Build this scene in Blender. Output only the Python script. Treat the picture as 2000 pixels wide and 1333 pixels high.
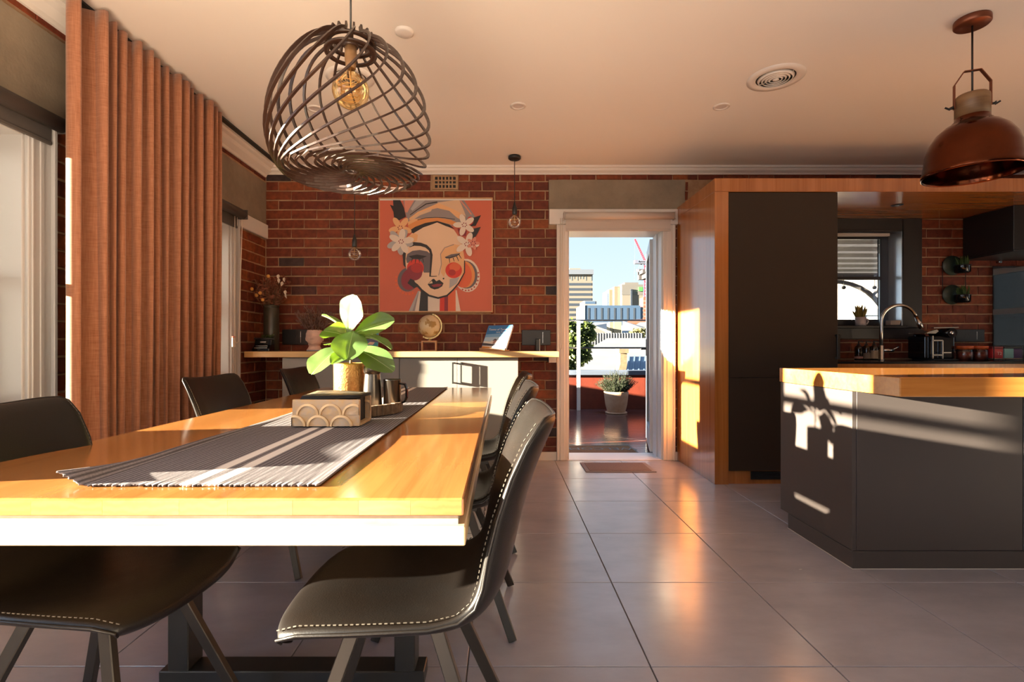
import bpy, bmesh, math, random
from mathutils import Vector, Matrix, Euler, noise
C = bpy.context.scene.collection
sc = bpy.context.scene
for o in list(bpy.data.objects):
    bpy.data.objects.remove(o)

# ------------------------------------------------------------------ camera
CAMZ = 1.05
cam = bpy.data.cameras.new('camera')
cam.lens = 18.0
cam.sensor_width = 36.0
cam.sensor_fit = 'HORIZONTAL'
cam.shift_x = 0.010
cam.shift_y = 0.0052
cam.clip_start = 0.05
cam.clip_end = 2000
camo = bpy.data.objects.new('camera', cam)
camo.location = (0, 0, CAMZ)
camo.rotation_euler = (math.pi / 2, 0, 0)
C.objects.link(camo)
sc.camera = camo

# ------------------------------------------------------------------ world
w = bpy.data.worlds.new('sky')
sc.world = w
w.use_nodes = True
nt = w.node_tree
nt.nodes.clear()
tc = nt.nodes.new('ShaderNodeTexCoord')
sep = nt.nodes.new('ShaderNodeSeparateXYZ')
nt.links.new(tc.outputs['Generated'], sep.inputs[0])
rmp = nt.nodes.new('ShaderNodeValToRGB')
rmp.color_ramp.elements[0].position = 0.0
rmp.color_ramp.elements[0].color = (0.80, 0.905, 0.97, 1)
rmp.color_ramp.elements[1].position = 0.85
rmp.color_ramp.elements[1].color = (0.24, 0.47, 0.86, 1)
e = rmp.color_ramp.elements.new(0.22)
e.color = (0.60, 0.79, 0.95, 1)
nt.links.new(sep.outputs['Z'], rmp.inputs[0])
bg = nt.nodes.new('ShaderNodeBackground')
bg.inputs['Strength'].default_value = 0.66
nt.links.new(rmp.outputs[0], bg.inputs[0])
wo = nt.nodes.new('ShaderNodeOutputWorld')
nt.links.new(bg.outputs[0], wo.inputs[0])

# ------------------------------------------------------------------ sun
SUN_DIR = Vector((1.0, 0.184, -0.155)).normalized()
sl = bpy.data.lights.new('sun', 'SUN')
sl.energy = 58.0
sl.angle = math.radians(0.6)
sl.color = (1.0, 0.845, 0.64)
so = bpy.data.objects.new('sun', sl)
so.rotation_euler = SUN_DIR.to_track_quat('-Z', 'Y').to_euler()
so.location = (-8, 0, 4)
C.objects.link(so)

# added warm fill lamp behind the camera, brightening the ceiling from below
al = bpy.data.lights.new('ceiling_fill', 'AREA')
al.shape = 'RECTANGLE'
al.size = 1.0
al.size_y = 1.6
al.energy = 24.0
al.color = (1.0, 0.70, 0.44)
al.spread = math.radians(96)
ao = bpy.data.objects.new('ceiling_fill', al)
ao.location = (-0.9, -0.35, 0.55)
ao.rotation_euler = Vector((0.0, 0.68, 0.73)).to_track_quat('-Z', 'Y').to_euler()
C.objects.link(ao)
# added cool fill lamps standing in for sky light at two left-hand openings
for nm, yc, sy, zc, sz, en in (('fill_left_rear', -1.78, 2.7, 1.15, 2.1, 42.0), ('fill_left_window', 0.73, 1.2, 1.39, 1.2, 9.0)):
    dl = bpy.data.lights.new(nm, 'AREA')
    dl.shape = 'RECTANGLE'
    dl.size = sz
    dl.size_y = sy
    dl.energy = en
    dl.color = (0.52, 0.70, 1.0)
    do = bpy.data.objects.new(nm, dl)
    do.location = (-2.5, yc, zc)
    do.rotation_euler = Vector((0.80, 0.42 if yc < 0 else 0.05, -0.45)).to_track_quat('-Z', 'Y').to_euler()
    C.objects.link(do)

# ------------------------------------------------------------------ exposure
sc.view_settings.view_transform = 'Standard'
sc.view_settings.look = 'None'
sc.view_settings.exposure = 0.85
sc.view_settings.gamma = 1.0
sc.view_settings.use_curve_mapping = False
try:
    sc.cycles.max_bounces = 12
    sc.cycles.diffuse_bounces = 7
    sc.cycles.glossy_bounces = 5
    sc.cycles.transparent_max_bounces = 16
    sc.cycles.sample_clamp_indirect = 8.0
    sc.cycles.use_denoising = True
    sc.cycles.caustics_reflective = False
    sc.cycles.caustics_refractive = False
except Exception:
    pass

# ------------------------------------------------------------------ helpers
def PX(px, py, Y):
    """pixel of the 2000x1333 frame -> point at depth Y"""
    return ((px - 980) * Y / 1000.0, Y, CAMZ - (py - 677) * Y / 1000.0)

def srgb(r, g, b):
    def f(c):
        c /= 255.0
        return c / 12.92 if c <= 0.04045 else ((c + 0.055) / 1.055) ** 2.4
    return (f(r), f(g), f(b))

def _nodes(name):
    m = bpy.data.materials.new(name)
    m.use_nodes = True
    n = m.node_tree
    return m, n, n.nodes['Principled BSDF']

def mat(name, col, rough=0.5, metal=0.0, spec=0.5, var=None, vscale=8.0, bump=0.0, bscale=60.0,
        stretch=None, rand=0.0, coat=0.0, rvar=0.0, detail=6.0, rng_=(0.32, 0.68)):
    m, n, b = _nodes(name)
    b.inputs['Base Color'].default_value = (*col, 1)
    b.inputs['Roughness'].default_value = rough
    b.inputs['Metallic'].default_value = metal
    b.inputs['Specular IOR Level'].default_value = spec
    if coat:
        b.inputs['Coat Weight'].default_value = coat
        b.inputs['Coat Roughness'].default_value = 0.08
    L = n.links
    if var or bump or rand or rvar:
        geo = n.nodes.new('ShaderNodeNewGeometry')
        mp = n.nodes.new('ShaderNodeMapping')
        if stretch:
            mp.inputs['Scale'].default_value = stretch
        L.new(geo.outputs['Position'], mp.inputs['Vector'])
        oi = n.nodes.new('ShaderNodeObjectInfo')
        if rand:
            sc_ = n.nodes.new('ShaderNodeVectorMath')
            sc_.operation = 'MULTIPLY_ADD'
            L.new(oi.outputs['Random'], sc_.inputs[0])
            sc_.inputs[1].default_value = (37, 17, 23)
            L.new(mp.outputs[0], sc_.inputs[2])
            vec = sc_.outputs[0]
        else:
            vec = mp.outputs[0]
        if var or rvar:
            nz = n.nodes.new('ShaderNodeTexNoise')
            nz.inputs['Scale'].default_value = vscale
            nz.inputs['Detail'].default_value = detail
            nz.inputs['Roughness'].default_value = 0.62
            L.new(vec, nz.inputs['Vector'])
            cr = n.nodes.new('ShaderNodeMapRange')
            cr.inputs['From Min'].default_value = rng_[0]
            cr.inputs['From Max'].default_value = rng_[1]
            L.new(nz.outputs['Fac'], cr.inputs['Value'])
            if var:
                mx = n.nodes.new('ShaderNodeMix')
                mx.data_type = 'RGBA'
                L.new(cr.outputs[0], mx.inputs['Factor'])
                mx.inputs[6].default_value = (*col, 1)
                mx.inputs[7].default_value = (*var, 1)
                L.new(mx.outputs[2], b.inputs['Base Color'])
            if rvar:
                mr = n.nodes.new('ShaderNodeMapRange')
                mr.inputs['To Min'].default_value = rough
                mr.inputs['To Max'].default_value = rough + rvar
                L.new(cr.outputs[0], mr.inputs['Value'])
                L.new(mr.outputs[0], b.inputs['Roughness'])
        if bump:
            nb = n.nodes.new('ShaderNodeTexNoise')
            nb.inputs['Scale'].default_value = bscale
            nb.inputs['Detail'].default_value = 4
            L.new(vec, nb.inputs['Vector'])
            bp = n.nodes.new('ShaderNodeBump')
            bp.inputs['Strength'].default_value = bump
            bp.inputs['Distance'].default_value = 0.004
            L.new(nb.outputs['Fac'], bp.inputs['Height'])
            L.new(bp.outputs[0], b.inputs['Normal'])
    return m

def wood(name, c1, c2, stretch=(30, 1.2, 30), scale=1.5, rough=0.3, bump=0.05, coat=0.0, spec=0.5, rings=True):
    """grain along the axis with the small stretch"""
    m, n, b = _nodes(name)
    L = n.links
    geo = n.nodes.new('ShaderNodeNewGeometry')
    mp = n.nodes.new('ShaderNodeMapping')
    mp.inputs['Scale'].default_value = stretch
    L.new(geo.outputs['Position'], mp.inputs['Vector'])
    nz = n.nodes.new('ShaderNodeTexNoise')
    nz.inputs['Scale'].default_value = scale
    nz.inputs['Detail'].default_value = 8
    nz.inputs['Roughness'].default_value = 0.65
    nz.inputs['Distortion'].default_value = 0.6
    L.new(mp.outputs[0], nz.inputs['Vector'])
    n2 = n.nodes.new('ShaderNodeTexNoise')
    n2.inputs['Scale'].default_value = scale * 0.22
    n2.inputs['Detail'].default_value = 3
    L.new(mp.outputs[0], n2.inputs['Vector'])
    ad = n.nodes.new('ShaderNodeMath')
    ad.operation = 'MULTIPLY_ADD'
    L.new(n2.outputs['Fac'], ad.inputs[0])
    ad.inputs[1].default_value = 0.9
    L.new(nz.outputs['Fac'], ad.inputs[2])
    cr = n.nodes.new('ShaderNodeMapRange')
    cr.inputs['From Min'].default_value = 0.66
    cr.inputs['From Max'].default_value = 1.2
    L.new(ad.outputs[0], cr.inputs['Value'])
    mx = n.nodes.new('ShaderNodeMix')
    mx.data_type = 'RGBA'
    L.new(cr.outputs[0], mx.inputs['Factor'])
    mx.inputs[6].default_value = (*c1, 1)
    mx.inputs[7].default_value = (*c2, 1)
    L.new(mx.outputs[2], b.inputs['Base Color'])
    b.inputs['Roughness'].default_value = rough
    b.inputs['Specular IOR Level'].default_value = spec
    if coat:
        b.inputs['Coat Weight'].default_value = coat
        b.inputs['Coat Roughness'].default_value = 0.12
    if bump:
        bp = n.nodes.new('ShaderNodeBump')
        bp.inputs['Strength'].default_value = bump
        bp.inputs['Distance'].default_value = 0.003
        L.new(nz.outputs['Fac'], bp.inputs['Height'])
        L.new(bp.outputs[0], b.inputs['Normal'])
    return m

def pane_mat(name, tint=(1, 1, 1), refl=1.0, rough=0.0, base=0.03):
    """thin clear glass: see-through with a fresnel mirror, lets the sun through"""
    m = bpy.data.materials.new(name)
    m.use_nodes = True
    n = m.node_tree
    n.nodes.clear()
    L = n.links
    t = n.nodes.new('ShaderNodeBsdfTransparent')
    t.inputs[0].default_value = (*tint, 1)
    g = n.nodes.new('ShaderNodeBsdfGlossy')
    g.inputs['Roughness'].default_value = rough
    lw = n.nodes.new('ShaderNodeFresnel')
    lw.inputs['IOR'].default_value = 1.5
    ml = n.nodes.new('ShaderNodeMath')
    ml.operation = 'MULTIPLY_ADD'
    ml.inputs[1].default_value = refl
    ml.inputs[2].default_value = base
    ml.use_clamp = True
    L.new(lw.outputs[0], ml.inputs[0])
    mx = n.nodes.new('ShaderNodeMixShader')
    L.new(ml.outputs[0], mx.inputs[0])
    L.new(t.outputs[0], mx.inputs[1])
    L.new(g.outputs[0], mx.inputs[2])
    o = n.nodes.new('ShaderNodeOutputMaterial')
    L.new(mx.outputs[0], o.inputs[0])
    return m

def leaf_mat(name, col, back, rough=0.35, trans=0.45, var=None):
    m = bpy.data.materials.new(name)
    m.use_nodes = True
    n = m.node_tree
    L = n.links
    b = n.nodes['Principled BSDF']
    out = n.nodes['Material Output']
    b.inputs['Base Color'].default_value = (*col, 1)
    b.inputs['Roughness'].default_value = rough
    b.inputs['Specular IOR Level'].default_value = 0.6
    geo = n.nodes.new('ShaderNodeNewGeometry')
    nz = n.nodes.new('ShaderNodeTexNoise')
    nz.inputs['Scale'].default_value = 30
    L.new(geo.outputs['Position'], nz.inputs['Vector'])
    mc = n.nodes.new('ShaderNodeMix')
    mc.data_type = 'RGBA'
    L.new(nz.outputs['Fac'], mc.inputs['Factor'])
    mc.inputs[6].default_value = (*col, 1)
    mc.inputs[7].default_value = (*(var or back), 1)
    L.new(mc.outputs[2], b.inputs['Base Color'])
    tr = n.nodes.new('ShaderNodeBsdfTranslucent')
    tr.inputs[0].default_value = (*back, 1)
    mx = n.nodes.new('ShaderNodeMixShader')
    mx.inputs[0].default_value = trans
    L.new(b.outputs[0], mx.inputs[1])
    L.new(tr.outputs[0], mx.inputs[2])
    L.new(mx.outputs[0], out.inputs[0])
    return m

def emit_mat(name, col, strength):
    m = bpy.data.materials.new(name)
    m.use_nodes = True
    n = m.node_tree
    n.nodes.clear()
    e_ = n.nodes.new('ShaderNodeEmission')
    e_.inputs[0].default_value = (*col, 1)
    e_.inputs[1].default_value = strength
    o = n.nodes.new('ShaderNodeOutputMaterial')
    n.links.new(e_.outputs[0], o.inputs[0])
    return m

def tag(o, label=None, cat=None, group=None, kind=None):
    if label: o['label'] = label
    if cat: o['category'] = cat
    if group: o['group'] = group
    if kind: o['kind'] = kind
    return o

def empty(name, loc, label=None, cat=None, group=None, kind=None, rz=0.0):
    o = bpy.data.objects.new(name, None)
    o.empty_display_size = 0.05
    o.location = loc
    o.rotation_euler = (0, 0, rz)
    C.objects.link(o)
    return tag(o, label, cat, group, kind)

def wloc(o):
    v = Vector((0, 0, 0))
    while o is not None:
        v += o.location
        o = o.parent
    return v

class MB:
    def __init__(s):
        s.v, s.f, s.mi, s.sm = [], [], [], []
    def add(s, vs, fs, mi=0, sm=False):
        k = len(s.v)
        s.v += [tuple(p) for p in vs]
        for f in fs:
            s.f.append(tuple(i + k for i in f))
            s.mi.append(mi)
            s.sm.append(sm)
        return s
    def box(s, x0, x1, y0, y1, z0, z1, mi=0):
        vs = [(x, y, z) for z in (z0, z1) for y in (y0, y1) for x in (x0, x1)]
        return s.add(vs, [(0, 2, 3, 1), (4, 5, 7, 6), (0, 1, 5, 4), (2, 6, 7, 3), (0, 4, 6, 2), (1, 3, 7, 5)], mi)
    def obox(s, c, h, R, mi=0):
        c = Vector(c)
        vs = [c + R @ Vector((x * h[0], y * h[1], z * h[2])) for z in (-1, 1) for y in (-1, 1) for x in (-1, 1)]
        return s.add(vs, [(0, 2, 3, 1), (4, 5, 7, 6), (0, 1, 5, 4), (2, 6, 7, 3), (0, 4, 6, 2), (1, 3, 7, 5)], mi)
    def beam(s, p0, p1, w_, t_, mi=0, up=(0, 0, 1)):
        """rectangular bar between two points"""
        p0, p1 = Vector(p0), Vector(p1)
        d = (p1 - p0)
        L_ = d.length
        d.normalize()
        u = Vector(up)
        if abs(d.dot(u)) > 0.98:
            u = Vector((0, 1, 0))
        a = d.cross(u).normalized()
        b = a.cross(d).normalized()
        R = Matrix((a, d, b)).transposed()
        return s.obox((p0 + p1) / 2, (w_ / 2, L_ / 2, t_ / 2), R, mi)
    def sweep(s, path, prof, closed=False, mi=0, sm=True, caps=True, upv=None, scales=None):
        """sweep a closed 2-D profile [(a,b)] along path; a = side, b = up"""
        P = [Vector(p) for p in path]
        n_, k = len(P), len(prof)
        rings = []
        prev = None
        for i, p in enumerate(P):
            if closed:
                t = (P[(i + 1) % n_] - P[i - 1])
            else:
                t = (P[min(i + 1, n_ - 1)] - P[max(i - 1, 0)])
            t.normalize()
            if upv is not None:
                u = Vector(upv[i]) if isinstance(upv, list) else Vector(upv)
                a = t.cross(u)
                if a.length < 1e-4:
                    a = prev if prev is not None else t.orthogonal()
                a.normalize()
            else:
                if prev is None:
                    a = t.cross(Vector((0, 0, 1)))
                    if a.length < 1e-3:
                        a = t.cross(Vector((0, 1, 0)))
                else:
                    a = prev - t * prev.dot(t)
                a.normalize()
            prev = a
            b = a.cross(t)
            q = scales[i] if scales else 1.0
            rings.append([p + a * (x * q) + b * (y * q) for x, y in prof])
        vs = [q for r in rings for q in r]
        fs = []
        m_ = n_ if closed else n_ - 1
        for i in range(m_):
            j = (i + 1) % n_
            for c in range(k):
                d = (c + 1) % k
                fs.append((i * k + c, i * k + d, j * k + d, j * k + c))
        s.add(vs, fs, mi, sm)
        if caps and not closed:
            b0 = len(s.v) - len(vs)
            s.f.append(tuple(b0 + c for c in reversed(range(k)))); s.mi.append(mi); s.sm.append(False)
            s.f.append(tuple(b0 + (n_ - 1) * k + c for c in range(k))); s.mi.append(mi); s.sm.append(False)
        return s
    def tube(s, path, r, n=8, closed=False, mi=0, caps=True, radii=None):
        prof = [(math.cos(2 * math.pi * i / n) * r, math.sin(2 * math.pi * i / n) * r) for i in range(n)]
        sc_ = [q / r for q in radii] if radii else None
        return s.sweep(path, prof, closed, mi, True, caps, None, sc_)
    def lathe(s, prof, c=(0, 0, 0), n=24, mi=0, sm=True, a0=0.0, a1=2 * math.pi):
        full = abs(a1 - a0 - 2 * math.pi) < 1e-6
        m_ = n if full else n + 1
        vs, fs = [], []
        for r, z in prof:
            for i in range(m_):
                a = a0 + (a1 - a0) * i / n
                vs.append((c[0] + r * math.cos(a), c[1] + r * math.sin(a), c[2] + z))
        for j in range(len(prof) - 1):
            for i in range(n):
                i2 = (i + 1) % m_
                fs.append((j * m_ + i, j * m_ + i2, (j + 1) * m_ + i2, (j + 1) * m_ + i))
        return s.add(vs, fs, mi, sm)
    def grid(s, fn, nu, nv, mi=0, sm=True, flip=False):
        vs = [fn(i / nu, j / nv) for j in range(nv + 1) for i in range(nu + 1)]
        fs = []
        for j in range(nv):
            for i in range(nu):
                q = (j * (nu + 1) + i, j * (nu + 1) + i + 1, (j + 1) * (nu + 1) + i + 1, (j + 1) * (nu + 1) + i)
                fs.append(q[::-1] if flip else q)
        return s.add(vs, fs, mi, sm)
    def prism(s, poly, axis, a0, a1, mi=0):
        """extrude a 2-D polygon along axis ('x','y','z')"""
        k = len(poly)
        def P(p, a):
            if axis == 'x': return (a, p[0], p[1])
            if axis == 'y': return (p[0], a, p[1])
            return (p[0], p[1], a)
        vs = [P(p, a0) for p in poly] + [P(p, a1) for p in poly]
        fs = [tuple(range(k)), tuple(range(2 * k - 1, k - 1, -1))]
        fs += [(i, i + k, (i + 1) % k + k, (i + 1) % k) for i in range(k)]
        return s.add(vs, fs, mi)
    def ball(s, c, r, n=10, m_=6, mi=0, sq=(1, 1, 1)):
        vs, fs = [], []
        for j in range(m_ + 1):
            ph = math.pi * j / m_
            for i in range(n):
                th = 2 * math.pi * i / n
                vs.append((c[0] + sq[0] * r * math.sin(ph) * math.cos(th), c[1] + sq[1] * r * math.sin(ph) * math.sin(th), c[2] + sq[2] * r * math.cos(ph)))
        for j in range(m_):
            for i in range(n):
                fs.append((j * n + i, (j + 1) * n + i, (j + 1) * n + (i + 1) % n, j * n + (i + 1) % n))
        return s.add(vs, fs, mi, True)
    def mesh(s, name, mats, off=Vector((0, 0, 0)), fix=True):
        me = bpy.data.meshes.new(name)
        me.from_pydata([(Vector(p) - off) for p in s.v], [], s.f)
        if not isinstance(mats, (list, tuple)):
            mats = [mats]
        for m_ in mats:
            me.materials.append(m_)
        me.polygons.foreach_set('material_index', s.mi)
        me.polygons.foreach_set('use_smooth', s.sm)
        me.update()
        if fix:
            bm = bmesh.new()
            bm.from_mesh(me)
            bmesh.ops.remove_doubles(bm, verts=bm.verts, dist=1e-6)
            bmesh.ops.recalc_face_normals(bm, faces=bm.faces)
            bm.to_mesh(me)
            bm.free()
        return me
    def build(s, name, mats, parent=None, bevel=0.0, seg=1, loc=None, label=None, cat=None, group=None, kind=None, subsurf=0, fix=True):
        """vertices are in world space (or in the parent's space when the parent is at the origin)"""
        off = wloc(parent) if parent is not None else Vector((0, 0, 0))
        if loc is not None:
            off = Vector(loc)
        me = s.mesh(name, mats, off, fix)
        o = bpy.data.objects.new(name, me)
        C.objects.link(o)
        if parent is not None:
            o.parent = parent
            if loc is not None:
                o.location = off - wloc(parent)
        elif loc is not None:
            o.location = off
        if bevel:
            md = o.modifiers.new('edge', 'BEVEL')
            md.width = bevel
            md.segments = seg
            md.limit_method = 'ANGLE'
            md.angle_limit = math.radians(40)
        if subsurf:
            md = o.modifiers.new('smooth', 'SUBSURF')
            md.levels = subsurf
            md.render_levels = subsurf
        return tag(o, label, cat, group, kind)

def copy_tree(o, parent=None):
    c = o.copy()
    C.objects.link(c)
    c.parent = parent
    for ch in list(o.children):
        copy_tree(ch, c)
    return c

def text_part(name, body, size, loc, rot, m, parent=None, ext=0.0004, align='CENTER', off=None):
    cu = bpy.data.curves.new(name, 'FONT')
    cu.body = body
    cu.size = size
    cu.extrude = ext
    cu.align_x = align
    cu.align_y = 'CENTER'
    cu.resolution_u = 2
    t = bpy.data.objects.new(name, cu)
    C.objects.link(t)
    bpy.context.view_layer.update()
    me = bpy.data.meshes.new_from_object(t.evaluated_get(bpy.context.evaluated_depsgraph_get()))
    bpy.data.objects.remove(t)
    me.materials.clear()
    me.materials.append(m)
    o = bpy.data.objects.new(name, me)
    C.objects.link(o)
    L_ = Vector(loc)
    if parent is not None:
        o.parent = parent
        L_ = L_ - wloc(parent)
    o.location = L_
    o.rotation_euler = rot
    return o

rng = random.Random(7)
U = rng.uniform

# ------------------------------------------------------------------ materials
M = {}
M['ceiling'] = mat('ceiling_paint', (0.80, 0.765, 0.72), 0.7)
M['white'] = mat('white_gloss_paint', (0.72, 0.70, 0.67), 0.3)
M['sash_shaded'] = mat('white_window_paint_shaded', (0.47, 0.475, 0.48), 0.3)  # same white paint, darkened for the shade on the left window frames
M['mortar'] = mat('lime_mortar', (0.46, 0.31, 0.19), 0.95, var=(0.30, 0.18, 0.10), vscale=9, bump=0.6, bscale=180)
M['concrete'] = mat('cement_render', (0.30, 0.245, 0.18), 0.8, var=(0.21, 0.17, 0.125), vscale=4.5, bump=0.25, bscale=70)
M['grout'] = mat('floor_grout', (0.13, 0.12, 0.115), 0.9)
M['tile'] = mat('stone_look_tile', (0.40, 0.395, 0.47), 0.15, spec=1.0, var=(0.245, 0.24, 0.29), vscale=3.4, bump=0.04, bscale=14, rand=1.0, rvar=0.16, stretch=(0.8, 1.6, 1), rng_=(0.1, 0.9), detail=9)
M['veneer'] = wood('orange_timber_veneer', (0.30, 0.095, 0.018), (0.46, 0.17, 0.04), (26, 26, 0.5), 1.6, 0.2, 0.008, coat=0.6, spec=0.9)
M['veneer_h'] = wood('timber_soffit_lining', (0.30, 0.095, 0.018), (0.42, 0.155, 0.036), (1.2, 26, 26), 1.6, 0.16, 0.004, spec=0.8)
M['benchwood'] = wood('oiled_hardwood', (0.44, 0.155, 0.03), (0.60, 0.25, 0.06), (1.2, 26, 26), 1.6, 0.14, 0.02, coat=0.4)
M['tablewood'] = wood('honey_oak', (0.31, 0.110, 0.026), (0.46, 0.200, 0.056), (24, 0.9, 24), 1.5, 0.16, 0.0, coat=0.35)
M['tableedge'] = wood('pale_oak_edge', (0.60, 0.42, 0.22), (0.74, 0.56, 0.34), (6, 1, 22), 1.5, 0.3, 0.03)
M['shelfwood'] = wood('pale_shelf_timber', (0.58, 0.35, 0.13), (0.70, 0.46, 0.20), (1.2, 24, 24), 1.5, 0.28, 0.02)
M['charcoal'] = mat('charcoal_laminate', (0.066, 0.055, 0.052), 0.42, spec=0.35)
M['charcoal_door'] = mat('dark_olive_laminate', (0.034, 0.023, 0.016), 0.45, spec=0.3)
M['greyboard'] = mat('pale_grey_cabinet_paint', (0.27, 0.25, 0.225), 0.45)
M['black'] = mat('black_powder_coat', (0.012, 0.012, 0.012), 0.4)
M['blackgloss'] = mat('black_gloss', (0.008, 0.008, 0.009), 0.1)
M['blackplastic'] = mat('black_plastic', (0.02, 0.021, 0.023), 0.35)
M['leather'] = mat('black_brown_leather', (0.0060, 0.0042, 0.0034), 0.34, spec=0.45, var=(0.0036, 0.0026, 0.0022), vscale=12, bump=0.12, bscale=300, rvar=0.08)
M['stitch'] = mat('pale_thread', (0.09, 0.078, 0.06), 0.8)
M['legmetal'] = mat('gunmetal_steel', (0.045, 0.040, 0.036), 0.38, metal=0.6)
M['blindgrey'] = mat('charcoal_blind_fabric', (0.075, 0.068, 0.064), 0.7)
M['blindbeige'] = mat('beige_blind_fabric', (0.58, 0.52, 0.47), 0.7)
M['cord'] = mat('pale_cord', (0.72, 0.66, 0.58), 0.6)
M['lampwood'] = mat('dark_bent_plywood', (0.038, 0.016, 0.009), 0.36, var=(0.024, 0.010, 0.006), vscale=14)
M['copper'] = mat('aged_copper', (0.13, 0.036, 0.015), 0.16, metal=1.0, var=(0.085, 0.022, 0.010), vscale=5)
M['copperdark'] = mat('dark_copper', (0.22, 0.075, 0.04), 0.4, metal=0.8)
M['mango'] = wood('mango_wood', (0.17, 0.085, 0.035), (0.30, 0.17, 0.075), (2, 2, 20), 3, 0.45, 0.05)
M['amberglass'] = pane_mat('amber_bulb_glass', (0.99, 0.82, 0.55), 0.6, 0.02, 0.02)
M['clearglass'] = pane_mat('clear_bulb_glass', (0.98, 0.96, 0.93), 0.55, 0.02, 0.03)
M['window_glass'] = pane_mat('window_glass', (0.97, 0.985, 0.98), 0.9, 0.0, 0.01)
M['splash_glass'] = pane_mat('splashback_glass', (0.86, 0.88, 0.87), 1.6, 0.0, 0.12)
M['brass'] = mat('aged_brass', (0.55, 0.36, 0.14), 0.3, metal=0.9)
M['filament'] = mat('filament_wire', (0.75, 0.5, 0.2), 0.35, metal=0.7)
M['chrome'] = mat('brushed_steel', (0.58, 0.55, 0.52), 0.2, metal=1.0)
M['steel_dark'] = mat('dark_pewter', (0.12, 0.105, 0.09), 0.28, metal=0.9, bump=0.05, bscale=200)
M['terracotta'] = mat('pale_terracotta', (0.56, 0.36, 0.235), 0.75, var=(0.48, 0.28, 0.17), vscale=14)
M['stone_black'] = mat('black_stone', (0.015, 0.015, 0.017), 0.12)

def brick_mat():
    m, n, b = _nodes('old_red_brick')
    L = n.links
    oi = n.nodes.new('ShaderNodeObjectInfo')
    rp = n.nodes.new('ShaderNodeValToRGB')
    rp.color_ramp.interpolation = 'LINEAR'
    E = rp.color_ramp.elements
    E[0].position = 0.0; E[0].color = (0.038, 0.028, 0.032, 1)
    E[1].position = 1.0; E[1].color = (0.27, 0.072, 0.022, 1)
    for p, c in ((0.025, (0.050, 0.030, 0.030)), (0.04, (0.115, 0.026, 0.014)), (0.35, (0.150, 0.030, 0.014)), (0.65, (0.180, 0.038, 0.015)), (0.88, (0.215, 0.052, 0.018))):
        k = E.new(p); k.color = (*c, 1)
    L.new(oi.outputs['Random'], rp.inputs[0])
    geo = n.nodes.new('ShaderNodeNewGeometry')
    nz = n.nodes.new('ShaderNodeTexNoise'); nz.inputs['Scale'].default_value = 22; nz.inputs['Detail'].default_value = 6
    L.new(geo.outputs['Position'], nz.inputs['Vector'])
    mr = n.nodes.new('ShaderNodeMapRange'); mr.inputs['From Min'].default_value = 0.3; mr.inputs['From Max'].default_value = 0.75
    mr.inputs['To Min'].default_value = 1.25; mr.inputs['To Max'].default_value = 0.55
    L.new(nz.outputs['Fac'], mr.inputs['Value'])
    vm = n.nodes.new('ShaderNodeVectorMath'); vm.operation = 'SCALE'
    L.new(rp.outputs[0], vm.inputs[0]); L.new(mr.outputs[0], vm.inputs['Scale'])
    # lime smears
    n2 = n.nodes.new('ShaderNodeTexNoise'); n2.inputs['Scale'].default_value = 13; n2.inputs['Detail'].default_value = 8; n2.inputs['Roughness'].default_value = 0.75
    L.new(geo.outputs['Position'], n2.inputs['Vector'])
    m2 = n.nodes.new('ShaderNodeMapRange'); m2.inputs['From Min'].default_value = 0.66; m2.inputs['From Max'].default_value = 0.80
    m2.inputs['To Max'].default_value = 0.75
    L.new(n2.outputs['Fac'], m2.inputs['Value'])
    mx = n.nodes.new('ShaderNodeMix'); mx.data_type = 'RGBA'
    L.new(m2.outputs[0], mx.inputs['Factor']); L.new(vm.outputs[0], mx.inputs[6]); mx.inputs[7].default_value = (0.42, 0.27, 0.16, 1)
    L.new(mx.outputs[2], b.inputs['Base Color'])
    b.inputs['Roughness'].default_value = 0.62
    b.inputs['Specular IOR Level'].default_value = 0.35
    nb = n.nodes.new('ShaderNodeTexNoise'); nb.inputs['Scale'].default_value = 90; nb.inputs['Detail'].default_value = 5
    L.new(geo.outputs['Position'], nb.inputs['Vector'])
    bp = n.nodes.new('ShaderNodeBump'); bp.inputs['Strength'].default_value = 0.5; bp.inputs['Distance'].default_value = 0.004
    L.new(nb.outputs['Fac'], bp.inputs['Height']); L.new(bp.outputs[0], b.inputs['Normal'])
    return m
M['brick'] = brick_mat()

# ================================================================== SETTING
WL, WB, CEIL = -2.18, 4.73, 2.70      # left wall face, back wall face, ceiling
XR, YR = 5.75, -3.4                   # right wall, rear wall

# floor
fl = empty('floor', (0, 0, 0), kind='structure')
MB().box(WL - 0.3, XR + 0.3, YR - 0.3, WB + 0.02, -0.12, -0.006).build('floor_bed', M['grout'], fl)
tile_cache = {}
def tile_obj(x0, x1, y0, y1):
    k = (round(x1 - x0, 3), round(y1 - y0, 3))
    if k not in tile_cache:
        a, b_ = k[0] / 2, k[1] / 2
        c = 0.0015
        mb = MB()
        vs = [(-a, -b_, -.008), (a, -b_, -.008), (a, b_, -.008), (-a, b_, -.008), (-a, -b_, -c), (a, -b_, -c), (a, b_, -c), (-a, b_, -c),
              (-a + c, -b_ + c, 0), (a - c, -b_ + c, 0), (a - c, b_ - c, 0), (-a + c, b_ - c, 0)]
        fs = [(0, 1, 5, 4), (1, 2, 6, 5), (2, 3, 7, 6), (3, 0, 4, 7), (4, 5, 9, 8), (5, 6, 10, 9), (6, 7, 11, 10), (7, 4, 8, 11), (8, 9, 10, 11)]
        tile_cache[k] = mb.add(vs, fs).mesh('floor_tile', M['tile'])
    o = bpy.data.objects.new('floor_tile', tile_cache[k])
    o.location = ((x0 + x1) / 2, (y0 + y1) / 2, 0)
    o.parent = fl
    C.objects.link(o)
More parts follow.
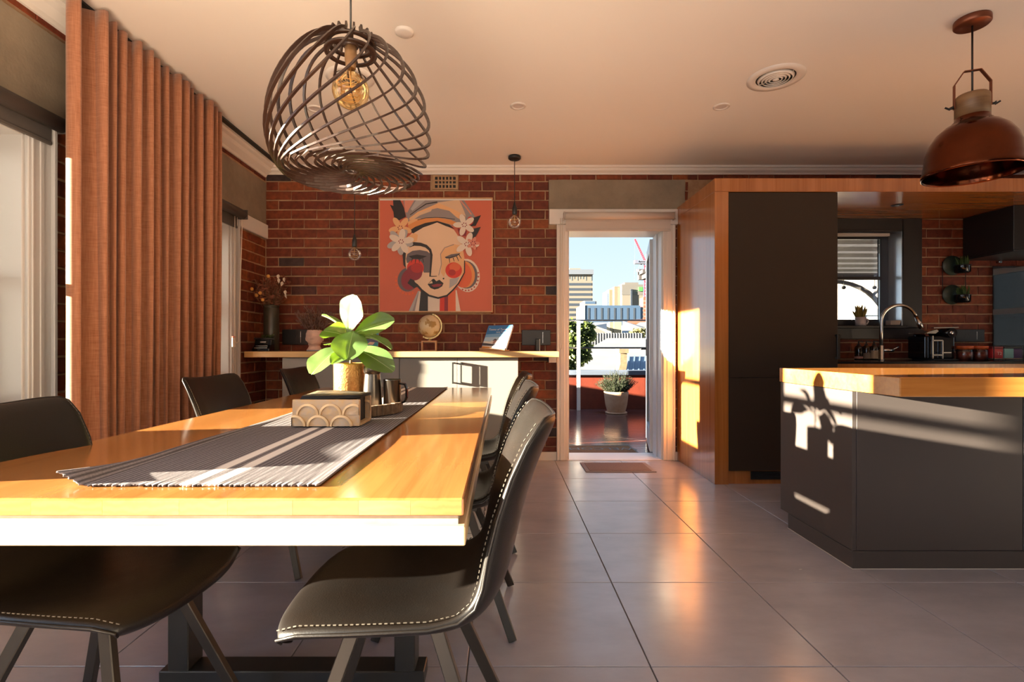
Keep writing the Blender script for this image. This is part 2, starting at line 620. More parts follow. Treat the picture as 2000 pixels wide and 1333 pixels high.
tx = [0.488 + 0.6 * k for k in range(-5, 10)]
ty = [2.275 + 0.597 * k for k in range(-10, 6)]
g = 0.0022
for i in range(len(tx) - 1):
    for j in range(len(ty) - 1):
        x0, x1 = max(tx[i], WL), min(tx[i + 1], XR)
        y0, y1 = max(ty[j], YR), min(ty[j + 1], WB)
        if x1 - x0 > 0.03 and y1 - y0 > 0.03:
            tile_obj(x0 + g, x1 - g, y0 + g, y1 - g)

# ceiling
MB().box(WL - 0.3, XR + 0.3, YR - 0.3, WB + 0.3, CEIL, CEIL + 0.12).build('ceiling', M['ceiling'], kind='structure')

def wall_shell(name, axis, face, back, a0, a1, holes, z1, m, z0=-0.1):
    """axis 'x': wall running along Y at x=face ; axis 'y': wall running along X at y=face ; holes (a0,a1,z0,z1)"""
    mb = MB()
    lo, hi = min(face, back), max(face, back)
    def put(p0, p1, q0, q1):
        if p1 - p0 < 1e-4 or q1 - q0 < 1e-4: return
        if axis == 'x': mb.box(lo, hi, p0, p1, q0, q1)
        else: mb.box(p0, p1, lo, hi, q0, q1)
    cur = a0
    for h in sorted(holes):
        put(cur, h[0], z0, z1)
        put(h[0], h[1], z0, h[2])
        put(h[0], h[1], h[3], z1)
        cur = h[1]
    put(cur, a1, z0, z1)
    return mb.build(name, m, kind='structure')

WINZ0, WINZ1 = 0.75, 2.03
HOLES_L = [(0.10, 1.36, 0.665, WINZ1), (1.485, 2.34, WINZ0, WINZ1), (3.02, 4.10, WINZ0, WINZ1)]
REC = 0.007     # mortar recess
GLZ = (-3.2, -0.35, 0.02, 2.25)     # added opening behind the camera, lets sun onto the bounce wall
wall_left = wall_shell('wall_left', 'x', WL - REC, WL - 0.27, YR - 0.3, WB + 0.3, HOLES_L + [GLZ], CEIL, M['mortar'])
DX0, DX1, DZ = 0.605, 1.49, 2.13
KW = (2.55, 3.69, 1.22, 2.12)
wall_back = wall_shell('wall_back', 'y', WB + REC, WB + 0.27, WL - 0.3, 1.72, [(DX0, DX1, -0.1, DZ)], CEIL, M['mortar'])
wall_kitchen = wall_shell('wall_kitchen', 'y', WB + REC, WB + 0.27, 1.72, XR + 0.3, [KW], CEIL, M['mortar'])
M['plaster'] = mat('warm_plaster', (0.34, 0.30, 0.26), 0.8)
wall_right = wall_shell('wall_right', 'x', XR, XR + 0.25, YR - 0.3, WB + 0.3, [(3.15, 4.0, 0.95, 1.95)], CEIL, M['plaster'])
wall_rear = wall_shell('wall_rear', 'y', YR, YR - 0.25, WL - 0.3, XR + 0.3, [(-1.6, 1.0, 0.05, 2.2)], CEIL, M['plaster'])

# bricks
brick_cache = {}
def brick_mesh(L_, H, var):
    k = (round(L_, 2), round(H, 3), var)
    if k not in brick_cache:
        r = random.Random(hash((k[0], k[1], var)) & 0xffff)
        a, h, d = k[0] / 2, H / 2, 0.03
        c = 0.004
        j = lambda: r.uniform(-0.0022, 0.0022)
        # face toward -Y
        vs = [(-a, d, -h), (a, d, -h), (a, d, h), (-a, d, h)]
        vs += [(-a + j(), c, -h + j()), (a + j(), c, -h + j()), (a + j(), c, h + j()), (-a + j(), c, h + j())]
        vs += [(-a + c + j(), 0, -h + c + j()), (0 + j(), j() * .6, -h + c + j()), (a - c + j(), 0, -h + c + j()), (a - c + j(), 0, h - c + j()), (0 + j(), j() * .6, h - c + j()), (-a + c + j(), 0, h - c + j())]
        fs = [(0, 1, 5, 4), (1, 2, 6, 5), (2, 3, 7, 6), (3, 0, 4, 7), (4, 5, 10, 9, 8), (5, 6, 11, 10), (6, 7, 13, 12, 11), (7, 4, 8, 13), (8, 9, 12, 13), (9, 10, 11, 12)]
        mb = MB().add(vs, fs)
        brick_cache[k] = mb.mesh('brick', M['brick'])
    return brick_cache[k]

CH, BP = 0.0876, 0.235        # course height, brick pitch
Z0 = 2.40 - 40 * CH           # a joint lies at z = 2.40
def lay(parent, a0, a1, z0, z1, face, axis, skips=(), phase=0.0, off=-1.946):
    """lay bricks over [a0,a1]x[z0,z1] leaving out the skip rectangles"""
    k = 0
    zz = Z0
    while zz + CH < z0 + 0.012:
        zz += CH; k += 1
    while zz < z1 - 0.012:
        zb, zt = max(zz, z0) + 0.005, min(zz + CH, z1) - 0.005
        if zt - zb > 0.012:
            o_ = off + phase + (BP / 2 if k % 2 else 0)
            n0 = math.floor((a0 - o_) / BP) - 1
            x = o_ + n0 * BP
            while x < a1:
                xb, xt = max(x + 0.005, a0), min(x + BP - 0.005, a1)
                segs = [(xb, xt)]
                for s_ in skips:
                    if s_[2] < (zb + zt) / 2 < s_[3]:
                        ns = []
                        for p, q in segs:
                            if s_[1] <= p or s_[0] >= q: ns.append((p, q))
                            else:
                                if s_[0] > p: ns.append((p, s_[0]))
                                if s_[1] < q: ns.append((s_[1], q))
                        segs = ns
                for p, q in segs:
                    L_ = round(q - p, 2)
                    if L_ >= 0.02:
                        me = brick_mesh(L_, zt - zb, rng.randrange(3))
                        o = bpy.data.objects.new('brick', me)
                        d = U(-0.002, 0.002)
                        if axis == 'y':
                            o.location = ((p + q) / 2, face + d, (zb + zt) / 2)
                        else:
                            o.location = (face + d, (p + q) / 2, (zb + zt) / 2)
                            o.rotation_euler = (0, 0, math.pi / 2)
                        o.parent = parent
                        C.objects.link(o)
                x += BP
        zz += CH; k += 1

PAINT = (-1.11, -0.10, 1.38, 2.40)
lay(wall_back, WL + 0.004, DX0 - 0.09, 0.07, 2.66, WB, 'y',
    skips=[PAINT, (-1.87, 0.15, -1, 0.96), (WL, 0.5, 0.955, 1.005), (0.435, 3, 2.17, 2.588), (-0.66, -0.40, 2.47, 2.63)])
lay(wall_back, DX0 - 0.09, 1.72, 2.588, 2.66, WB, 'y')
lay(wall_back, 1.597, 1.62, 0.07, 2.17, WB, 'y')
lay(wall_back, 1.69, 1.72, 2.17, 2.588, WB, 'y')
lay(wall_kitchen, 1.72, XR, 2.588, 2.66, WB, 'y')
lay(wall_kitchen, 3.87, 5.3, 0.935, 2.225, WB, 'y')
lay(wall_kitchen, 2.5, 3.87, 0.935, 1.115, WB, 'y')
lay(wall_left, 4.19, WB, 0.07, 2.035, WL, 'x', off=0.05)
lay(wall_left, 2.475, 2.60, 0.6, 2.17, WL, 'x', off=0.05)
lay(wall_left, 1.0, WB, 2.56, 2.66, WL, 'x', off=0.05)

# cement render bands over the openings
MB().box(WL - 0.015, WL + 0.004, -0.6, WB - 0.002, 2.17, 2.555).build('trim_1', M['concrete'], kind='structure')
MB().box(0.435, 1.69, WB - 0.006, WB + 0.02, 2.315, 2.587).build('trim_2', M['concrete'], kind='structure')

# cornices
cprof = [(0, 2.635), (0.012, 2.635), (0.02, 2.648), (0.045, 2.662), (0.056, 2.68), (0.072, 2.684), (0.075, CEIL), (0, CEIL)]
mb = MB(); mb.prism([(WB - d + 0.0, z) for d, z in cprof], 'x', WL, XR)
mb.build('trim_3', M['ceiling'], kind='structure')
lprof = [(0, 2.605), (0.014, 2.605), (0.022, 2.625), (0.06, 2.652), (0.075, 2.676), (0.10, 2.682), (0.105, CEIL), (0, CEIL)]
mb = MB(); mb.prism([(WL + d, z) for d, z in lprof], 'y', YR, WB - 0.02)
mb.build('trim_4', M['ceiling'], kind='structure')

# skirting by the door
MB().box(0.14, DX0 - 0.09, WB - 0.016, WB + 0.01, 0.0, 0.075).box(1.597, 1.62, WB - 0.016, WB + 0.01, 0, 0.075).build('baseboard_back', M['white'], kind='structure')

# ------------------------------------------------------------------ windows of the left wall
def sash_window(n_, y0, y1, z0, z1, head=0.12, aw=0.13):
    r = empty('window_%d' % n_, (WL, (y0 + y1) / 2, z0), kind='structure')
    # lining
    mb = MB()
    mb.box(WL - 0.27, WL + 0.004, y0 - 0.002, y0 + 0.018, z0, z1).box(WL - 0.27, WL + 0.004, y1 - 0.018, y1 + 0.002, z0, z1)
    mb.box(WL - 0.27, WL + 0.004, y0, y1, z1 - 0.018, z1 + 0.002).box(WL - 0.29, WL + 0.03, y0 - 0.1, y1 + 0.1, z0 - 0.03, z0 + 0.004)
    # parting beads
    for y in (y0 + 0.018, y1 - 0.032):
        mb.box(WL - 0.125, WL - 0.11, y, y + 0.014, z0, z1)
    mb.build('jamb_lining', M['sash_shaded'], r, bevel=0.003)
    # architrave
    mb = MB()
    for ya, yb in ((y0 - aw, y0 + 0.006), (y1 - 0.006, y1 + aw)):
        mb.box(WL, WL + 0.022, ya, yb, z0 - 0.1, z1 + head)
        s_ = 1 if ya > y0 else -1
        ym = yb - 0.02 if s_ > 0 else ya
        mb.box(WL + 0.02, WL + 0.040, ym, ym + 0.02, z0 - 0.1, z1 + head)
        yi = ya + 0.012 if s_ > 0 else yb - 0.024
        mb.box(WL + 0.02, WL + 0.030, yi, yi + 0.012, z0 - 0.1, z1 + head)
        mb.box(WL + 0.02, WL + 0.027, (ya + yb) / 2 - 0.012, (ya + yb) / 2 + 0.012, z0 - 0.1, z1 + head)
    mb.box(WL, WL + 0.022, y0 + 0.006, y1 - 0.006, z1 - 0.006, z1 + head)
    mb.build('architrave', M['sash_shaded'], r, bevel=0.004)
    zm = (z0 + z1) / 2 - 0.03
    for nm, xa, q0, q1 in (('upper_sash', WL - 0.20, zm - 0.02, z1 - 0.018), ('lower_sash', WL - 0.16, z0 + 0.004, zm + 0.022)):
        mb = MB()
        a, b_ = y0 + 0.019, y1 - 0.019
        mb.box(xa, xa + 0.036, a, a + 0.042, q0, q1).box(xa, xa + 0.036, b_ - 0.042, b_, q0, q1)
        mb.box(xa, xa + 0.036, a + 0.042, b_ - 0.042, q1 - 0.042, q1)
        mb.box(xa, xa + 0.036, a + 0.042, b_ - 0.042, q0, q0 + (0.07 if nm == 'lower_sash' else 0.042))
        s_ = mb.build(nm, M['sash_shaded'], r, bevel=0.003)
        MB().box(xa + 0.016, xa + 0.020, a + 0.042, b_ - 0.042, q0 + 0.042, q1 - 0.042).build('pane', M['window_glass'], s_)
    return r
for i, h in enumerate(HOLES_L):
    sash_window(i + 1, *h, aw=0.10 if i == 2 else (0.058 if i == 0 else 0.13))
# head board running on to the corner
MB().box(WL, WL + 0.024, 4.17, WB - 0.004, 2.04, 2.168).build('trim_5', M['white'], kind='structure', bevel=0.003)

# right hand window and rear glazing (outside the frame, they light the room)
r = empty('window_4', (XR, 3.55, 0.95), kind='structure')
mb = MB()
for y in (3.15, 3.94): mb.box(XR - 0.02, XR + 0.1, y, y + 0.06, 0.95, 2.05)
for z in (0.95, 1.42, 1.89): mb.box(XR - 0.01, XR + 0.09, 3.15, 4.0, z, z + 0.06)
mb.build('window_frame', M['white'], r)
MB().box(XR + 0.04, XR + 0.045, 3.15, 4.0, 1.0, 1.9).build('pane', M['window_glass'], r)
for i, (a, b_) in enumerate(((-1.6, 1.0),)):
    r = empty('window_%d' % (5 + i), (a, YR, 0.05), kind='structure')
    mb = MB()
    for x in (a, (a + b_) / 2 - 0.03, b_ - 0.06): mb.box(x, x + 0.06, YR - 0.12, YR - 0.02, 0.05, 2.2)
    for z in (0.05, 2.14): mb.box(a, b_, YR - 0.12, YR - 0.02, z, z + 0.06)
    mb.build('window_frame', M['white'], r)
    MB().box(a, b_, YR - 0.08, YR - 0.075, 0.1, 2.15).build('pane', M['window_glass'], r)

# added glazing and partition behind the camera: the sunlit partition bounces fill light
r = empty('window_6', (WL, GLZ[0], 0.02), kind='structure')
mb = MB()
for k in range(5):
    y = GLZ[0] + (GLZ[1] - GLZ[0] - 0.06) * k / 4
    mb.box(WL - 0.14, WL - 0.08, y, y + 0.06, 0.02, 2.25)
for z in (0.02, 2.19): mb.box(WL - 0.14, WL - 0.08, GLZ[0], GLZ[1], z, z + 0.06)
mb.build('window_frame', M['white'], r)
MB().box(WL - 0.113, WL - 0.108, GLZ[0], GLZ[1], 0.06, 2.2).build('pane', M['window_glass'], r)
MB().box(1.75, 1.87, YR, -0.30, 0, CEIL).build('added_bounce_wall', M['plaster'], kind='structure')

# kitchen window, dark timber
M['darkpaint'] = mat('charcoal_window_paint', (0.030, 0.028, 0.027), 0.35)
M['reveal'] = mat('pale_grey_reveal_paint', (0.80, 0.86, 0.92), 0.25, metal=0.7)
r = empty('window_7', ((KW[0] + KW[1]) / 2, WB, KW[2]), kind='structure')
mb = MB()
mb.box(KW[1] - 0.004, KW[1] + 0.175, WB - 0.025, WB + 0.02, KW[2], 2.225)
mb.box(KW[0] - 0.15, KW[1] - 0.004, WB - 0.025, WB + 0.02, KW[3] - 0.0, 2.225)
mb.box(KW[0] - 0.15, KW[1] + 0.175, WB - 0.025, WB + 0.02, 1.118, KW[2] - 0.002)
mb.build('architrave', M['darkpaint'], r, bevel=0.004)
mb = MB()
mb.box(KW[0] - 0.05, KW[1] + 0.02, WB - 0.06, WB + 0.27, KW[2] - 0.005, KW[2] + 0.02)
mb.build('sill', M['darkpaint'], r, bevel=0.004)
MB().box(KW[1] - 0.012, KW[1] + 0.002, WB - 0.02, WB + 0.255, KW[2] + 0.02, KW[3]).build('jamb', M['reveal'], r)
MB().box(KW[0], KW[1], WB - 0.02, WB + 0.27, KW[3] - 0.012, KW[3] + 0.002).build('head_lining', M['darkpaint'], r)
mb = MB()
ys = WB + 0.14
mb.box(KW[1] - 0.085, KW[1] - 0.012, ys, ys + 0.04, KW[2] + 0.02, KW[3] - 0.012)
mb.box(KW[0], KW[0] + 0.07, ys, ys + 0.04, KW[2] + 0.02, KW[3] - 0.012)
mb.box(KW[0] + 0.07, KW[1] - 0.085, ys, ys + 0.04, KW[2] + 0.02, KW[2] + 0.085)
mb.box(KW[0] + 0.07, KW[1] - 0.085, ys, ys + 0.04, KW[3] - 0.05, KW[3] - 0.012)
mb.box(KW[0] + 0.07, KW[1] - 0.085, ys + 0.004, ys + 0.036, 1.685, 1.715)
s_ = mb.build('sash', M['darkpaint'], r, bevel=0.003)
MB().box(KW[0] + 0.07, KW[1] - 0.085, ys + 0.018, ys + 0.022, KW[2] + 0.08, KW[3] - 0.05).build('pane', M['window_glass'], s_)
MB().box(KW[0], KW[1] - 0.09, WB + 0.02, WB + 0.05, KW[3] - 0.045, KW[3] - 0.02).build('blind_rail', M['blindbeige'], r)

# ------------------------------------------------------------------ door
r = empty('door_1', (DX0, WB, 0), kind='structure')
mb = MB()
mb.box(DX0 - 0.002, DX0 + 0.016, WB - 0.004, WB + 0.27, 0, DZ).box(DX1 - 0.016, DX1 + 0.002, WB - 0.004, WB + 0.27, 0, DZ)
mb.box(DX0, DX1, WB - 0.004, WB + 0.27, DZ - 0.016, DZ + 0.002)
mb.box(DX0 + 0.016, DX0 + 0.028, WB + 0.12, WB + 0.15, 0, DZ).box(DX1 - 0.028, DX1 - 0.016, WB + 0.12, WB + 0.15, 0, DZ)
M['jambpaint'] = mat('pale_blue_grey_paint', (0.60, 0.64, 0.67), 0.3)
mb.build('door_frame', M['jambpaint'], r, bevel=0.002)
mb = MB()
for xa, xb, xm in ((DX0 - 0.10, DX0 + 0.004, DX0 - 0.10), (DX1 - 0.004, DX1 + 0.105, DX1 + 0.085)):
    mb.box(xa, xb, WB - 0.024, WB + 0.01, 0, 2.17)
    mb.box(xm, xm + 0.02, WB - 0.034, WB - 0.02, 0, 2.17)
    mb.box(xa + 0.03, xb - 0.03, WB - 0.03, WB - 0.02, 0, 2.17)
mb.build('architrave', M['white'], r, bevel=0.004)
MB().box(0.435, 1.618, WB - 0.03, WB + 0.01, 2.172, 2.312).build('head_board', M['white'], r, bevel=0.003)
MB().box(DX0, DX1, WB - 0.02, WB + 0.30, -0.02, 0.004).build('threshold', mat('aluminium_sill', (0.75, 0.74, 0.73), 0.35, metal=0.2), r)
# the leaf, swung open outwards
hinge = Vector((1.492, WB + 0.285, 0.012))
lf = empty('door_leaf', hinge - wloc(r)); lf.parent = r
lf.rotation_euler = (0, 0, math.radians(-13.4))
lw_, lh, lt = 0.83, 2.09, 0.042
def leafbox(name, bxs, m, bv=0.003):
    mb = MB()
    for b_ in bxs: mb.box(*b_)
    me = mb.mesh(name, m)
    o = bpy.data.objects.new(name, me); C.objects.link(o); o.parent = lf
    if bv:
        md = o.modifiers.new('edge', 'BEVEL'); md.width = bv; md.segments = 1; md.limit_method = 'ANGLE'
    return o
leafbox('leaf_frame', [(-lt, 0, 0, 0.11, 0, lh), (-lt, 0, lw_ - 0.11, lw_, 0, lh), (-lt, 0, 0.11, lw_ - 0.11, 0, 0.2), (-lt, 0, 0.11, lw_ - 0.11, lh - 0.11, lh)], M['jambpaint'])
leafbox('pane', [(-lt / 2 - 0.003, -lt / 2 + 0.003, 0.11, lw_ - 0.11, 0.2, lh - 0.11)], pane_mat('dark_door_glass', (0.18, 0.22, 0.27), 1.0, 0.0, 0.03), 0)
for z in (0.28, 1.0, 1.88):
    leafbox('hinge', [(-0.012, 0.024, -0.012, 0.006, z - 0.05, z + 0.05)], M['chrome'], 0.002)
leafbox('door_handle', [(-0.10, -0.04, lw_ - 0.08, lw_ - 0.06, 1.0, 1.02), (-0.10, -0.085, lw_ - 0.2, lw_ - 0.06, 1.0, 1.02), (-0.047, -0.04, lw_ - 0.09, lw_ - 0.05, 0.93, 1.12)], M['black'], 0.003)

# ================================================================== FURNITURE
# ------------------------------------------------------------------ dining table
TX0, TX1, TY0, TY1, TZ = -1.257, -0.072, 0.975, 3.60, 0.76
t = empty('dining_table', ((TX0 + TX1) / 2, (TY0 + TY1) / 2, 0), 'long honey oak dining table with thick double-layer top on black steel legs', 'table')
MB().box(TX0, TX1, TY0, TY1, TZ - 0.034, TZ).build('tabletop', M['tablewood'], t, bevel=0.004, seg=2)
MB().box(TX0 + 0.012, TX1 - 0.012, TY0 + 0.012, TY1 - 0.012, TZ - 0.053, TZ - 0.034).build('spacer_frame', mat('grey_raw_timber', (0.34, 0.30, 0.25), 0.7, var=(0.24, 0.2, 0.16), vscale=10), t)
o = MB().box(TX0 - 0.003, TX1 + 0.003, TY0 - 0.002, TY1 + 0.002, TZ - 0.090, TZ - 0.053).build('lower_slab', M['tableedge'], t, bevel=0.003, seg=2)
tag(o, label='paler lower layer of the tabletop')
def block_mat():
    m, n, b = _nodes('oak_end_grain')
    L = n.links
    oi = n.nodes.new('ShaderNodeObjectInfo')
    mx = n.nodes.new('ShaderNodeMix'); mx.data_type = 'RGBA'
    L.new(oi.outputs['Random'], mx.inputs['Factor'])
    mx.inputs[6].default_value = (0.33, 0.125, 0.030, 1); mx.inputs[7].default_value = (0.46, 0.215, 0.07, 1)
    geo = n.nodes.new('ShaderNodeNewGeometry')
    sh = n.nodes.new('ShaderNodeVectorMath'); sh.operation = 'MULTIPLY_ADD'
    L.new(oi.outputs['Random'], sh.inputs[0]); sh.inputs[1].default_value = (3, 0, 0.4); L.new(geo.outputs['Position'], sh.inputs[2])
    wv = n.nodes.new('ShaderNodeTexWave'); wv.wave_type = 'RINGS'; wv.inputs['Scale'].default_value = 28; wv.inputs['Distortion'].default_value = 6; wv.inputs['Detail'].default_value = 3
    L.new(sh.outputs[0], wv.inputs['Vector'])
    m2 = n.nodes.new('ShaderNodeMix'); m2.data_type = 'RGBA'; m2.blend_type = 'MULTIPLY'
    sc_ = n.nodes.new('ShaderNodeMapRange'); sc_.inputs['To Min'].default_value = 0.0; sc_.inputs['To Max'].default_value = 0.35
    L.new(wv.outputs['Fac'], sc_.inputs['Value']); L.new(sc_.outputs[0], m2.inputs['Factor'])
    L.new(mx.outputs[2], m2.inputs[6]); m2.inputs[7].default_value = (0.62, 0.5, 0.4, 1)
    L.new(m2.outputs[2], b.inputs['Base Color']); b.inputs['Roughness'].default_value = 0.25
    return m
bm_ = block_mat()
xb = TX0 + 0.004
while xb < TX1 - 0.01:
    xe = min(xb + U(0.085, 0.15), TX1 - 0.004)
    if TX1 - 0.004 - xe < 0.05: xe = TX1 - 0.004
    MB().box(xb + 0.0002, xe - 0.0002, TY0 - 0.0015, TY0 + 0.002, TZ - 0.031, TZ - 0.0035).build('end_block', bm_, t)
    xb = xe
for yy in (1.62, 3.0):
    for x in (-1.0, -0.30):
        MB().box(x - 0.032, x + 0.032, yy - 0.04, yy + 0.04, 0.045, TZ - 0.09).build('leg', M['black'], t, bevel=0.003)
    MB().box(-1.06, -0.24, yy - 0.04, yy + 0.04, 0.0, 0.045).build('foot_bar', M['black'], t, bevel=0.003)

# ------------------------------------------------------------------ table runner
def runner_mat():
    m, n, b = _nodes('woven_runner')
    L = n.links
    at = n.nodes.new('ShaderNodeAttribute'); at.attribute_name = 'stripe'
    geo = n.nodes.new('ShaderNodeNewGeometry')
    nz = n.nodes.new('ShaderNodeTexNoise'); nz.inputs['Scale'].default_value = 260; nz.inputs['Detail'].default_value = 2
    L.new(geo.outputs['Position'], nz.inputs['Vector'])
    mx = n.nodes.new('ShaderNodeMix'); mx.data_type = 'RGBA'
    L.new(nz.outputs['Fac'], mx.inputs['Factor'])
    mx.inputs[6].default_value = (0.085, 0.078, 0.092, 1); mx.inputs[7].default_value = (0.27, 0.245, 0.25, 1)
    sx = n.nodes.new('ShaderNodeSeparateXYZ'); L.new(geo.outputs['Position'], sx.inputs[0])
    ml = n.nodes.new('ShaderNodeMath'); ml.operation = 'MULTIPLY'; ml.inputs[1].default_value = 2 * math.pi * 44 / 0.54; L.new(sx.outputs['X'], ml.inputs[0])
    sn = n.nodes.new('ShaderNodeMath'); sn.operation = 'SINE'; L.new(ml.outputs[0], sn.inputs[0])
    rb_ = n.nodes.new('ShaderNodeMapRange'); rb_.inputs['From Min'].default_value = -1; rb_.inputs['To Min'].default_value = 0.42; rb_.inputs['To Max'].default_value = 1.25; L.new(sn.outputs[0], rb_.inputs['Value'])
    sv = n.nodes.new('ShaderNodeVectorMath'); sv.operation = 'SCALE'; L.new(mx.outputs[2], sv.inputs[0]); L.new(rb_.outputs[0], sv.inputs['Scale'])
    m2 = n.nodes.new('ShaderNodeMix'); m2.data_type = 'RGBA'
    L.new(at.outputs['Fac'], m2.inputs['Factor'])
    L.new(sv.outputs[0], m2.inputs[6]); m2.inputs[7].default_value = (0.74, 0.70, 0.66, 1)
    L.new(m2.outputs[2], b.inputs['Base Color'])
    b.inputs['Roughness'].default_value = 0.92
    b.inputs['Specular IOR Level'].default_value = 0.15
    bp = n.nodes.new('ShaderNodeBump'); bp.inputs['Strength'].default_value = 0.2; bp.inputs['Distance'].default_value = 0.001
    L.new(nz.outputs['Fac'], bp.inputs['Height']); L.new(bp.outputs[0], b.inputs['Normal'])
    return m
RX0, RX1, RY0, RY1 = -0.915, -0.375, 1.055, 3.56
NR = 44
def runner():
    nu, nv = NR * 4, 90
    mb = MB()
    st = []
    r_ = random.Random(3)
    edge = [r_.uniform(-0.004, 0.004) for _ in range(nu + 1)]
    def pt(u, v):
        x = RX0 + (RX1 - RX0) * u
        y = RY0 + (RY1 - RY0) * v + edge[round(u * nu)] * max(0, 1 - v * 12) * 1.2
        # left edge wanders a little
        x += (1 - u) ** 3 * (0.012 * math.sin(5 * v) + 0.05 * v * 0)
        z = TZ + 0.0045 + 0.0005 * abs(math.sin(math.pi * u * NR)) + 0.0002 * math.sin(y * 240 + math.floor(u * NR) * math.pi)
        # curled near-left corner and a soft ruck along the left edge
        c = max(0, 1 - ((u) / 0.10) ) * max(0, 1 - v / 0.10)
        z += 0.028 * c ** 1.3
        z += 0.010 * math.exp(-((u - 0.035) / 0.03) ** 2) * math.exp(-((v - 0.16) / 0.16) ** 2)
        z += 0.004 * max(0, u - 0.94) / 0.06 * (0.5 + 0.5 * math.sin(9 * v))
        return (x, y, z)
    mb.grid(pt, nu, nv)
    top = len(mb.v)
    o = mb.build('table_runner', runner_mat(), fix=False, loc=((RX0 + RX1) / 2, (RY0 + RY1) / 2, TZ),
                 label='dark ribbed woven runner with two white stripes along the oak table', cat='table runner')
    me = o.data
    a = me.attributes.new('stripe', 'FLOAT', 'POINT')
    for i in range(len(me.vertices)):
        x = me.vertices[i].co.x + (RX0 + RX1) / 2
        on = (-0.669 < x < -0.640) or (-0.617 < x < -0.588) or (x < RX0 + 0.018 and False)
        a.data[i].value = 1.0 if on else 0.0
    md = o.modifiers.new('thickness', 'SOLIDIFY'); md.thickness = 0.0035; md.offset = -1
    return o
runner()

# ------------------------------------------------------------------ dining chairs
def chair_parts():
    root = empty('dining_chair', (0, 0, 0))
    # centre line of the shell in side view, front lip -> top of back (local x forward)
    prof = [(.262, .438), (.270, .455), (.255, .470), (.20, .474), (.11, .468), (.02, .462), (-.06, .461), (-.125, .470), (-.172, .498), (-.200, .545),
            (-.217, .610), (-.236, .690), (-.262, .770), (-.292, .840), (-.316, .880), (-.326, .895)]
    hw = [.190, .208, .220, .230, .234, .232, .224, .214, .206, .204, .208, .216, .222, .222, .214, .198]
    n_ = len(prof)
    nu = 16
    def fr(i):
        a = Vector(prof[max(i - 1, 0)]); b = Vector(prof[min(i + 1, n_ - 1)])
        d = (b - a).normalized()
        return d, Vector((d.y, -d.x))   # normal: points up for the seat (d.x<0 -> n.y>0), forward for the back
    def surf(u, i, off):
        x, z = prof[i]
        d, nn = fr(i)
        s_ = i / (n_ - 1)
        k0 = max(-0.35, min(1.0, (s_ - 0.16) / 0.16))
        lift = (0.026 * k0 + 0.016 * max(0, min(1, (s_ - 0.5) / 0.15))) * abs(u) ** 2.5
        # rounded plan at both ends
        w = hw[i]
        px, pz = x + nn.x * (lift + off), z + nn.y * (lift + off)
        if i >= n_ - 3:
            k = (i - (n_ - 4)) / 3.0
            pz -= 0.016 * abs(u) ** 5 * k
        if i <= 2:
            px -= 0.035 * abs(u) ** 3 * (3 - i) / 3.0
        return (px, u * w, pz)
    th = [0.010, .016, .019, .021, .021, .021, .021, .022, .023, .023, .022, .020, .018, .016, .013, .007]
    mb = MB()
    us = [-1 + 2 * k / nu for k in range(nu + 1)]
    vs, fs = [], []
    for i in range(n_):
        for u in us: vs.append(surf(u, i, th[i] * (1 - 0.55 * abs(u) ** 8)))
    K = len(vs)
    for i in range(n_):
        for u in us: vs.append(surf(u, i, -th[i] * (1 - 0.55 * abs(u) ** 8)))
    W = nu + 1
    for i in range(n_ - 1):
        for k in range(nu):
            a = i * W + k
            fs.append((a, a + 1, a + W + 1, a + W))
            fs.append((K + a + W, K + a + W + 1, K + a + 1, K + a))
        fs.append((i * W, i * W + W, K + i * W + W, K + i * W))
        fs.append((i * W + nu, K + i * W + nu, K + i * W + W + nu, i * W + W + nu))
    for k in range(nu):
        fs.append((k, K + k, K + k + 1, k + 1))
        a = (n_ - 1) * W + k
        fs.append((a, a + 1, K + a + 1, K + a))
    mb.add(vs, fs, 0, True)
    mb.build('seat_shell', M['leather'], root, subsurf=2)
    # piping seam round the edge and a row of pale stitches just inside it
    rim = [(surf(-1, i, 0), fr(i)[1]) for i in range(1, n_)] + [(surf(u, n_ - 1, 0), fr(n_ - 1)[1]) for u in us[1:-1]] + [(surf(1, i, 0), fr(i)[1]) for i in reversed(range(1, n_))]
    mb = MB()
    mb.tube([p for p, _ in rim], 0.0035, 6)
    mb.build('edge_seam', M['leather'], root)
    mb = MB()
    for side in (-0.955, 0.955):
        pts = [Vector(surf(side, i, th[i] * 0.72 + 0.0006)) for i in range(2, n_ - 1)]
        for a, b in zip(pts[:-1], pts[1:]):
            L_ = (b - a).length
            q = max(1, int(L_ / 0.011))
            for k in range(q):
                p0, p1 = a.lerp(b, (k + 0.2) / q), a.lerp(b, (k + 0.75) / q)
                mb.beam(p0, p1, 0.0018, 0.0018)
    tag(mb.build('stitching', M['stitch'], root), label='pale stitching along the edge', kind='stuff')
    # legs
    for sx in (1, -1):
        for sy in (1, -1):
            mb = MB()
            mb.beam((0.03 + 0.085 * sx, 0.10 * sy, 0.445), (0.02 + 0.245 * sx, 0.215 * sy, 0.004), 0.020, 0.030, 0, up=(sx, 0, 0.3))
            mb.build('leg', M['legmetal'], root, bevel=0.002)
    MB().box(-0.09, 0.15, -0.115, 0.115, 0.432, 0.446).build('leg_bracket', M['legmetal'], root)
    return root

